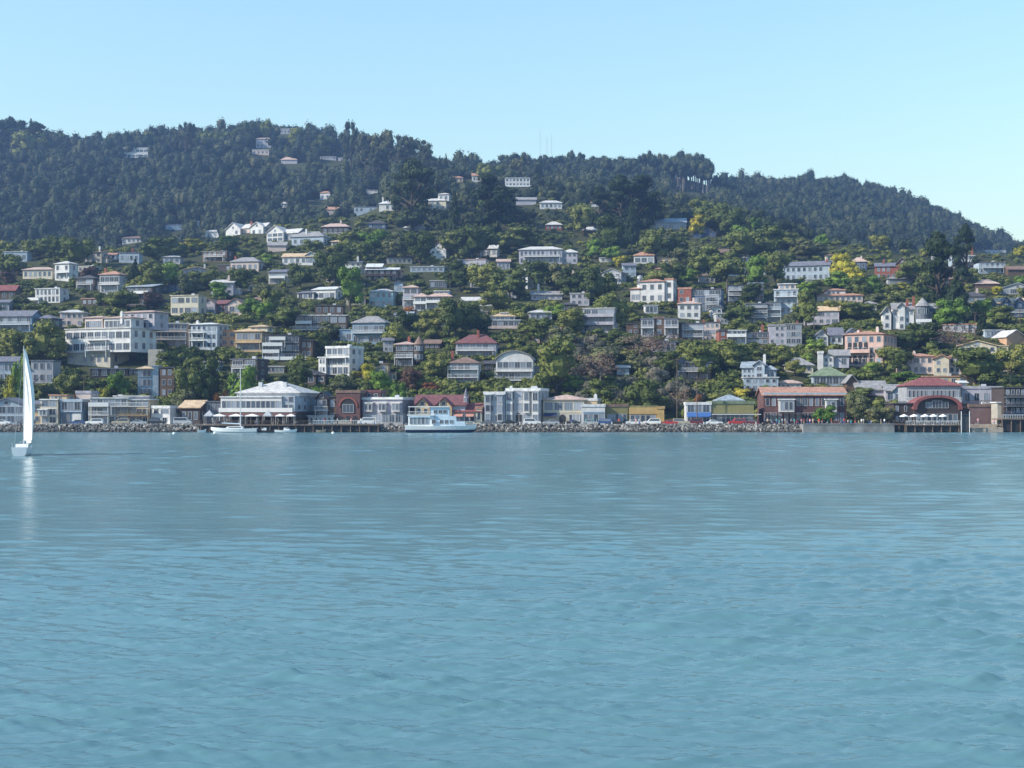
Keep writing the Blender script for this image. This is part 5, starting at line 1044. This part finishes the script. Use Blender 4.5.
# trees that can be told apart in the photograph: kind px base top width
BIG = """oak 557 398 340 44|oak 535 372 352 24|oak 645 408 374 42|oak 622 352 330 32|bare 600 385 352 40|bare 572 392 362 28|bare 680 402 386 26|bare 640 362 334 42|gray 600 372 345 34|bare 664 358 332 34
light 826 424 403 27|gray 856 424 390 26|gray 872 422 404 30|gray 888 420 405 20|oak 862 398 386 22|light 872 376 362 20
light 350 310 268 30|light 243 405 362 36|oak 205 402 352 40|oak 188 412 362 34|gray 185 416 380 30|rust 222 408 385 20|oak 168 378 352 28|yellow 160 385 362 18|light 118 400 366 26|yellow 104 405 384 18|oak 66 400 372 30|light 20 402 350 20|yellow 12 405 370 20
oak 72 392 370 24|oak 45 368 322 40|oak 15 366 330 34|oak 62 352 335 26
oak 262 402 378 30|oak 300 392 366 26|light 318 402 384 26|yellow 368 385 364 16|light 380 398 372 26|oak 375 380 362 24|gray 345 398 376 28|rust 430 396 382 18|light 398 402 378 22|plum 412 392 368 24|light 430 376 360 14|oak 436 380 352 26
oak 150 292 262 34|light 168 288 262 28|plum 152 308 292 20|plum 90 286 266 22|oak 122 312 288 34|oak 140 302 276 26|oak 104 306 292 20|cone 135 300 262 22
oak 78 268 238 34|oak 60 262 236 30|oak 40 258 238 30|oak 12 276 254 28|plum 8 286 272 18|gray 20 308 294 22|oak 92 262 246 22|oak 155 262 238 30|oak 172 258 236 28
yellow 194 252 238 24|yellow 182 254 242 16|light 250 318 296 24|light 262 322 302 22|oak 285 330 304 34|oak 270 318 290 28|gray 262 302 284 22|oak 330 290 252 34|oak 345 272 244 26|light 375 256 228 34|gray 395 262 240 28|oak 362 264 242 22
oak 420 268 232 34|gray 405 258 232 30|yellow 440 256 246 14|oak 300 290 262 24|oak 240 292 268 26|light 218 300 282 20|oak 205 290 268 30|gray 188 300 274 22
cyp 413 232 165 42|cone 424 205 168 22|cyp 490 236 182 40|cyp 505 226 188 36|cone 455 246 196 20|oak 478 262 224 42|oak 515 254 228 44|oak 450 258 232 28|cyp 400 212 178 22
cyp 622 232 180 38|cyp 645 230 182 36|cone 632 246 202 18|oak 655 262 228 30|oak 610 256 216 34|oak 585 236 204 28|cyp 600 228 190 26|light 612 262 246 20|light 595 260 240 18|yellow 620 268 256 16
oak 715 236 202 38|oak 732 240 206 32|oak 700 222 200 26|gray 738 236 216 18|yellow 697 238 215 16|oak 676 262 236 22|gray 688 272 244 30|oak 705 278 246 34|oak 725 284 252 34|light 757 288 257 24
oak 768 262 228 38|oak 745 262 230 40|gray 808 258 240 34|oak 790 250 232 26|light 740 244 226 22|oak 775 284 252 30|yellow 842 284 252 24|yellow 852 290 266 22|light 838 290 272 26|light 872 296 276 18|oak 858 300 278 24
cyp 940 318 240 42|cone 957 322 275 30|light 950 330 298 34|cyp 966 288 230 22|oak 912 286 258 30|oak 925 300 272 24|yellow 902 292 282 14|yellow 998 296 286 12
light 985 322 298 30|yellow 983 316 300 16|oak 1002 326 306 26|bare 957 352 326 38|bare 942 346 328 20|oak 920 350 322 38|oak 905 355 334 22|oak 975 388 348 54|oak 1012 382 342 30|light 1018 366 352 16|light 905 382 370 28
oak 890 368 346 30|oak 900 374 350 26|oak 835 320 300 34|oak 855 322 302 36|oak 846 318 302 30|light 815 354 338 22|light 808 364 352 14|oak 795 376 358 20|oak 812 300 280 22
oak 775 368 344 32|oak 748 366 342 40|oak 725 372 340 44|oak 700 378 346 40|oak 690 370 342 32|oak 722 352 340 22|oak 668 378 350 30|light 700 362 348 16|yellow 762 372 364 10
oak 610 330 290 34|oak 598 306 268 34|oak 575 300 268 36|gray 560 292 264 34|oak 540 290 262 34|oak 510 300 270 40|oak 485 296 264 38|oak 460 292 262 30|oak 495 312 288 28|yellow 558 290 276 20|rust 574 292 276 16
oak 455 340 300 36|oak 470 328 302 30|oak 430 336 310 28|gray 450 322 298 30|oak 480 336 312 24|oak 540 344 318 34|gray 560 352 326 28|oak 570 336 308 30|oak 528 336 322 24|light 555 320 304 22|light 572 392 374 20
oak 655 296 268 36|oak 672 290 262 28|light 685 284 268 26|oak 738 324 302 30|oak 752 304 284 24|oak 742 336 316 26|oak 806 330 292 26|light 806 300 282 22|gray 790 338 312 22
oak 395 348 322 26|oak 360 336 318 22|gray 330 340 322 26|oak 405 330 310 24|rust 410 318 306 12|oak 228 258 240 26|light 228 246 236 22|oak 348 256 232 24|oak 312 258 240 22
light 770 396 384 18|yellow 740 400 386 22|gray 728 404 388 24|yellow 722 412 396 12|rust 698 402 392 12|plum 750 398 388 14|light 1000 420 402 14|yellow 1006 420 396 10
euc 351 175 122 18|euc 366 178 132 24|euc 384 180 131 30|euc 400 182 134 28|euc 414 180 138 30|euc 425 184 146 18|euc 374 190 146 26
euc 186 160 121 18|euc 174 158 130 14|cyp 12 156 117 20|cyp 22 156 119 18|cone 31 154 118 14|cyp 3 156 120 18|cyp 38 158 121 24|oak 30 160 128 34|oak 150 152 129 12|oak 62 148 131 14
oak 250 148 119 14|oak 266 146 118 16|oak 238 150 124 16|oak 205 152 126 20|oak 222 152 130 18|oak 296 150 126 18|oak 322 158 133 20
euc 466 178 155 10|cone 446 180 153 8|cone 440 180 155 8|oak 485 182 161 16|oak 500 182 164 16|euc 520 186 158 18
"""
for t in BIG.replace('\n', '|').split('|'):
    if t.strip():
        k, a, b_, c_, d_ = t.split(); a, b_, c_, d_ = map(float, (a, b_, c_, d_)); d_ *= 1.2 if b_ < 400 else 1; c_ -= (b_ - c_) * (.1 if 200 < b_ < 400 else 0)
        if b_ > 400: tree_px(k, a, b_, c_, d_, 383.5 if (k == 'light' and a == 826) else (388 if 850 < a < 892 and b_ > 415 else 414 + (424 - b_) * .3))
        else: tree_px(k, a, b_, c_, d_)
NBIG = len(PLACED)
def clear(px, y0, y1, hw, Y):
    """does this span of the picture stay off the fronts of houses standing farther back?"""
    for a, b_, yb, yt, HYd, _ in HOUSES:
        if Y < HYd + 3 and px + hw > a - 1 and px - hw < b_ + 1 and y0 < yb - (yb - yt) * .22 and y1 > yt - 1: return False
        if abs(Y - HYd - 5) < 9 and px + hw * .3 > a and px - hw * .3 < b_: return False
    return True
target_n = 296; tries = 0
while len(PLACED) < target_n and tries < 9000:
    tries += 1
    px = rnd.uniform(-5, 1030); base = rnd.choice([rnd.uniform(240, 300), rnd.uniform(290, 350), rnd.uniform(340, 410), rnd.uniform(200, 250)])
    x, Y, z = at(px, base)
    if Y > 1000 or Y < 416: continue
    h = rnd.uniform(6, 12); k = rnd.choices(['oak', 'light', 'gray', 'cone', 'plum', 'yellow', 'rust', 'pine'], [10, 2.5, 3, 1, .4, .6, .4, 1.5])[0]
    wd = h * rnd.uniform(1, 1.45) if k != 'cone' else h * .5; s = F / Y
    if any(abs(p['px'] - px) < (p['w'] + wd * s) * .33 and abs(p['y1'] - base) < 7 for p in PLACED): continue
    if not clear(px, base - h * s, base, wd * s / 2, Y): continue
    tree(k, x, Y, z, wd, h, px, base)
# ------------------------------------------------------------------ undergrowth and far woods: masses nobody could count
def mass(name, label, P, n, size, mat, jit=.6):
    """P: list of (x,y,z,w,h,tint); one mesh of leaf clumps"""
    A = np.array([p[:6] for p in P]); g_ = np.random.default_rng(len(P)); C, Rr, T = [], [], []
    for _ in range(3):
        off = g_.normal(size=(len(A), 3)) * np.array([.22, .22, .12]); C.append(np.stack([A[:, 0] + off[:, 0] * A[:, 3], A[:, 1] + off[:, 1] * A[:, 3], A[:, 2] + A[:, 4] * (.55 + off[:, 2])], -1))
        Rr.append(np.stack([A[:, 3] * .36, A[:, 3] * .36, A[:, 4] * .42], -1)); T.append(A[:, 5])
    C = np.concatenate(C); Rr = np.concatenate(Rr); T = np.concatenate(T)
    sz = np.tile(A[:, 3] * size, 3)
    Q, ix = leaves(C, Rr, n, sz, jit, -.3, g_)
    return tag(link(name, quads_mesh(name, Q, [mat], T[ix])), label, kind='stuff')
P = []; SC = []
for i in range(11000):
    px = rnd.uniform(-120, 1140); base = rnd.uniform(196, 424); x, Y, z = at(px, base)
    if Y > 1180: continue
    if Y < 416: continue
    s = F / Y; wd = rnd.uniform(2.6, 7); h = wd * rnd.uniform(.4, .65)
    if any(abs(px - p['px']) < p['w'] * .42 and p['y0'] < base - h * s * .5 < p['y1'] - 1 and Y < p['Y'] + 2 for p in PLACED[:NBIG]) and rnd.random() < .8: continue
    if 552 < px < 690 and 348 < base < 408 and rnd.random() < .5 and clear(px, base - h * 1.6 * s, base, wd * .6 * s, Y): SC.append((x, Y, z - .3, wd * 1.2, h * 1.6, rnd.random())); continue
    if 0 < px < 1024 and not clear(px, base - h * s, base, wd * s / 2, Y):
        wd, h = 1.8, 1.1
        if not clear(px, base - h * s, base, wd * s / 2, Y): continue
    P.append((x, Y, z - .3, wd, h, .3 + .45 * rnd.random()))
UG = foliage_mat('undergrowth_leaves', [(.1, (0.037, 0.050, 0.017)), (.4, (0.078, 0.096, 0.026)), (.58, (0.131, 0.140, 0.037)), (.72, (0.212, 0.201, 0.050)), (.86, (0.184, 0.138, 0.055)), (.97, (0.170, 0.087, 0.061))], patch=.035, attr=True)
mass('undergrowth', 'dense shrubs and hedges covering the slope between the houses', P, 26, .14, UG, .45)
mass('leafless_scrub', 'grey brown leafless scrub on the slope above the ochre shop', SC, 26, .09, foliage_mat('scrub_twigs', [(.1, (.045, .048, .033)), (.5, (.085, .08, .058)), (.9, (.15, .13, .10))], patch=.08, attr=True), .8)
print('shrubs', len(P), 'trees', len(PLACED))
def woods(name, label, spec, mat, seed):
    r_ = random.Random(seed); P = []
    for (pa, pb, Ya, Yb, n, ha, hb, wr) in spec:
        for i in range(n):
            px = r_.uniform(pa, pb); Y = r_.uniform(Ya, Yb); x = (px - CX) / F * Y; z = ground(x, Y); row = HY - (z - CZ) / Y * F
            h = r_.uniform(ha, hb) * (1.45 if r_.random() < .07 else 1); wd = min(15, h * r_.uniform(*wr))
            if any(((px - e0) / ew) ** 2 + ((row - e1) / eh) ** 2 < 1 for e0, e1, ew, eh in ((192, 158, 14, 3.5), (262, 150, 13, 6), (298, 166, 16, 3.5), (235, 146, 8, 3), (330, 163, 12, 3), (20, 172, 9, 5), (722, 196, 9, 5), (690, 203, 14, 4))): continue
            if any(a - 5 < px < b_ + 5 and row > yt and row - h * F / Y < yb - (yb - yt) * .3 and Y < HYd + 4 for a, b_, yb, yt, HYd, _ in HOUSES if HYd > 700): continue
            P.append((x, Y, z - .5, wd, h, r_.random()))
    return mass(name, label, P, 34, .11, mat, .45)
FW = foliage_mat('far_wood_leaves', [(.1, (.015, .023, .014)), (.45, (.030, .041, .021)), (.7, (.052, .062, .030)), (.92, (.10, .092, .05))], patch=.012, attr=True)
woods('far_woods', 'far wooded ridges of eucalyptus and oak behind the town', [(-150, 470, 1000, 1560, 3100, 8, 17, (.8, 1.3)), (400, 670, 1180, 1420, 800, 8, 14, (.7, 1)),
      (715, 1180, 1000, 1740, 4200, 7, 15, (.7, 1.05)), (350, 1180, 840, 1180, 1500, 5, 11, (.9, 1.4)), (700, 1120, 1640, 1720, 500, 8, 14, (.5, .8))], FW, 3)
# tall ridge grove with bare trunks showing at its end
P = []
tb = MB()
for i in range(330):
    px = rnd.uniform(500, 708) if i > 60 else rnd.uniform(655, 711); Y = rnd.uniform(1380, 1530); x = (px - CX) / F * Y; z = ground(x, Y); h = rnd.uniform(20, 27) * (1.2 if px > 640 else .95)
    if px < 560: h *= .9
    tb.tube((x, Y, z - 1), (x + rnd.uniform(-1, 1), Y, z + h * .7), .55, .3, 5)
    for k in range(4): P.append((x + rnd.uniform(-2.5, 2.5), Y + rnd.uniform(-2, 2), z + h * (rnd.uniform(.38, .66) if px > 672 else rnd.uniform(.05, .66)), rnd.uniform(7, 11), h * rnd.uniform(.3, .42), rnd.random()))
mass('ridge_grove_foliage', 'tall eucalyptus grove crowns along the far ridge', P, 22, .12, FW, .5)
tag(tb.build('ridge_grove_trunks', PALE_BARK), 'bare trunks beneath the tall eucalyptus grove on the ridge', kind='stuff')
# labels: every tree is placed against the houses around it
def ref_of(i): return HOUSES[i][5]
def short(s): return s.replace(' with ', ' of ').strip()
used = set(); 
def size_word(p):
    h = (p['y1'] - p['y0']); return 'tall' if h > 36 else ('large' if p['w'] > 30 else ('small' if p['w'] < 17 else ('broad' if p['w'] > h * 1.1 else '')))
for p in sorted(PLACED, key=lambda p: -(p['w'] * (p['y1'] - p['y0']))):
    cx, cy = p['px'], (p['y0'] + p['y1']) / 2; c = []
    seen = set()
    for a, b_, yb, yt, HYd, ref in NAMED + FRONTS:
        hx, hy = (a + b_) / 2, (yb + yt) / 2; dx, dy = cx - hx, cy - hy; gap = math.hypot(max(0, abs(dx) - (b_ - a) / 2), max(0, abs(dy) - (yb - yt) / 2) * 1.3)
        if abs(dy) * 1.1 > abs(dx): rel = 'above' if dy < 0 else 'below'
        else: rel = 'to the left of' if dx < 0 else 'to the right of'
        c.append((gap + .1 * math.hypot(dx, dy), rel, ref))
    c.sort(); got = None
    c2 = []
    for q in c:
        if q[2] not in seen: seen.add(q[2]); c2.append(q)
    c = c2[:7]; nw = lambda s: len(s.split())
    soft = {'to the left of': 'beside', 'to the right of': 'beside'}
    base = (size_word(p) + ' ' + ADJ[p['kind']]).strip()
    opts = [f"{base} {soft.get(q[1], q[1])} the {q[2]}" for q in c[:2]] + [f"{base} between the {c[i][2]} and the {c[j][2]}" for i, j in ((0, 1), (0, 2), (1, 2))]
    opts += [f"{base} {q[1]} the {q[2]}" for q in c[:4]] + [f"{base} {c[0][1]} the {c[0][2]}, {c[i][1]} the {c[i][2]}" for i in (1, 2, 3)] + [f"{base} {soft.get(c[i][1], c[i][1])} the {c[i][2]} and {c[j][1]} the {c[j][2]}" for i in range(6) for j in range(6) if i != j]
    opts += [f"second {base} {q[1]} the {q[2]}" for q in c] + [f"third {base} {q[1]} the {q[2]}" for q in c]
    for o_ in opts:
        if 4 <= nw(o_) <= 16 and o_ not in used: got = o_; break
    got = got or opts[0]; used.add(got); tag(p['r'], got, None, ADJ[p['kind']] + 's on the hillside')
# ------------------------------------------------------------------ air
hm = bpy.data.materials.new('haze_air'); hm.use_nodes = True; hn = hm.node_tree
for x in list(hn.nodes): hn.nodes.remove(x)
ho = hn.nodes.new('ShaderNodeOutputMaterial'); hv = hn.nodes.new('ShaderNodeVolumePrincipled')
hv.inputs['Color'].default_value = (.36, .57, 1, 1); hv.inputs['Density'].default_value = .00014; hv.inputs['Anisotropy'].default_value = .2
hn.links.new(hv.outputs[0], ho.inputs['Volume'])
hz = MB().box(-9100, 9100, -6100, 9100, -130, 352).build('haze', hm)
tag(hz, 'thin blue air haze over the bay and hills', kind='stuff')
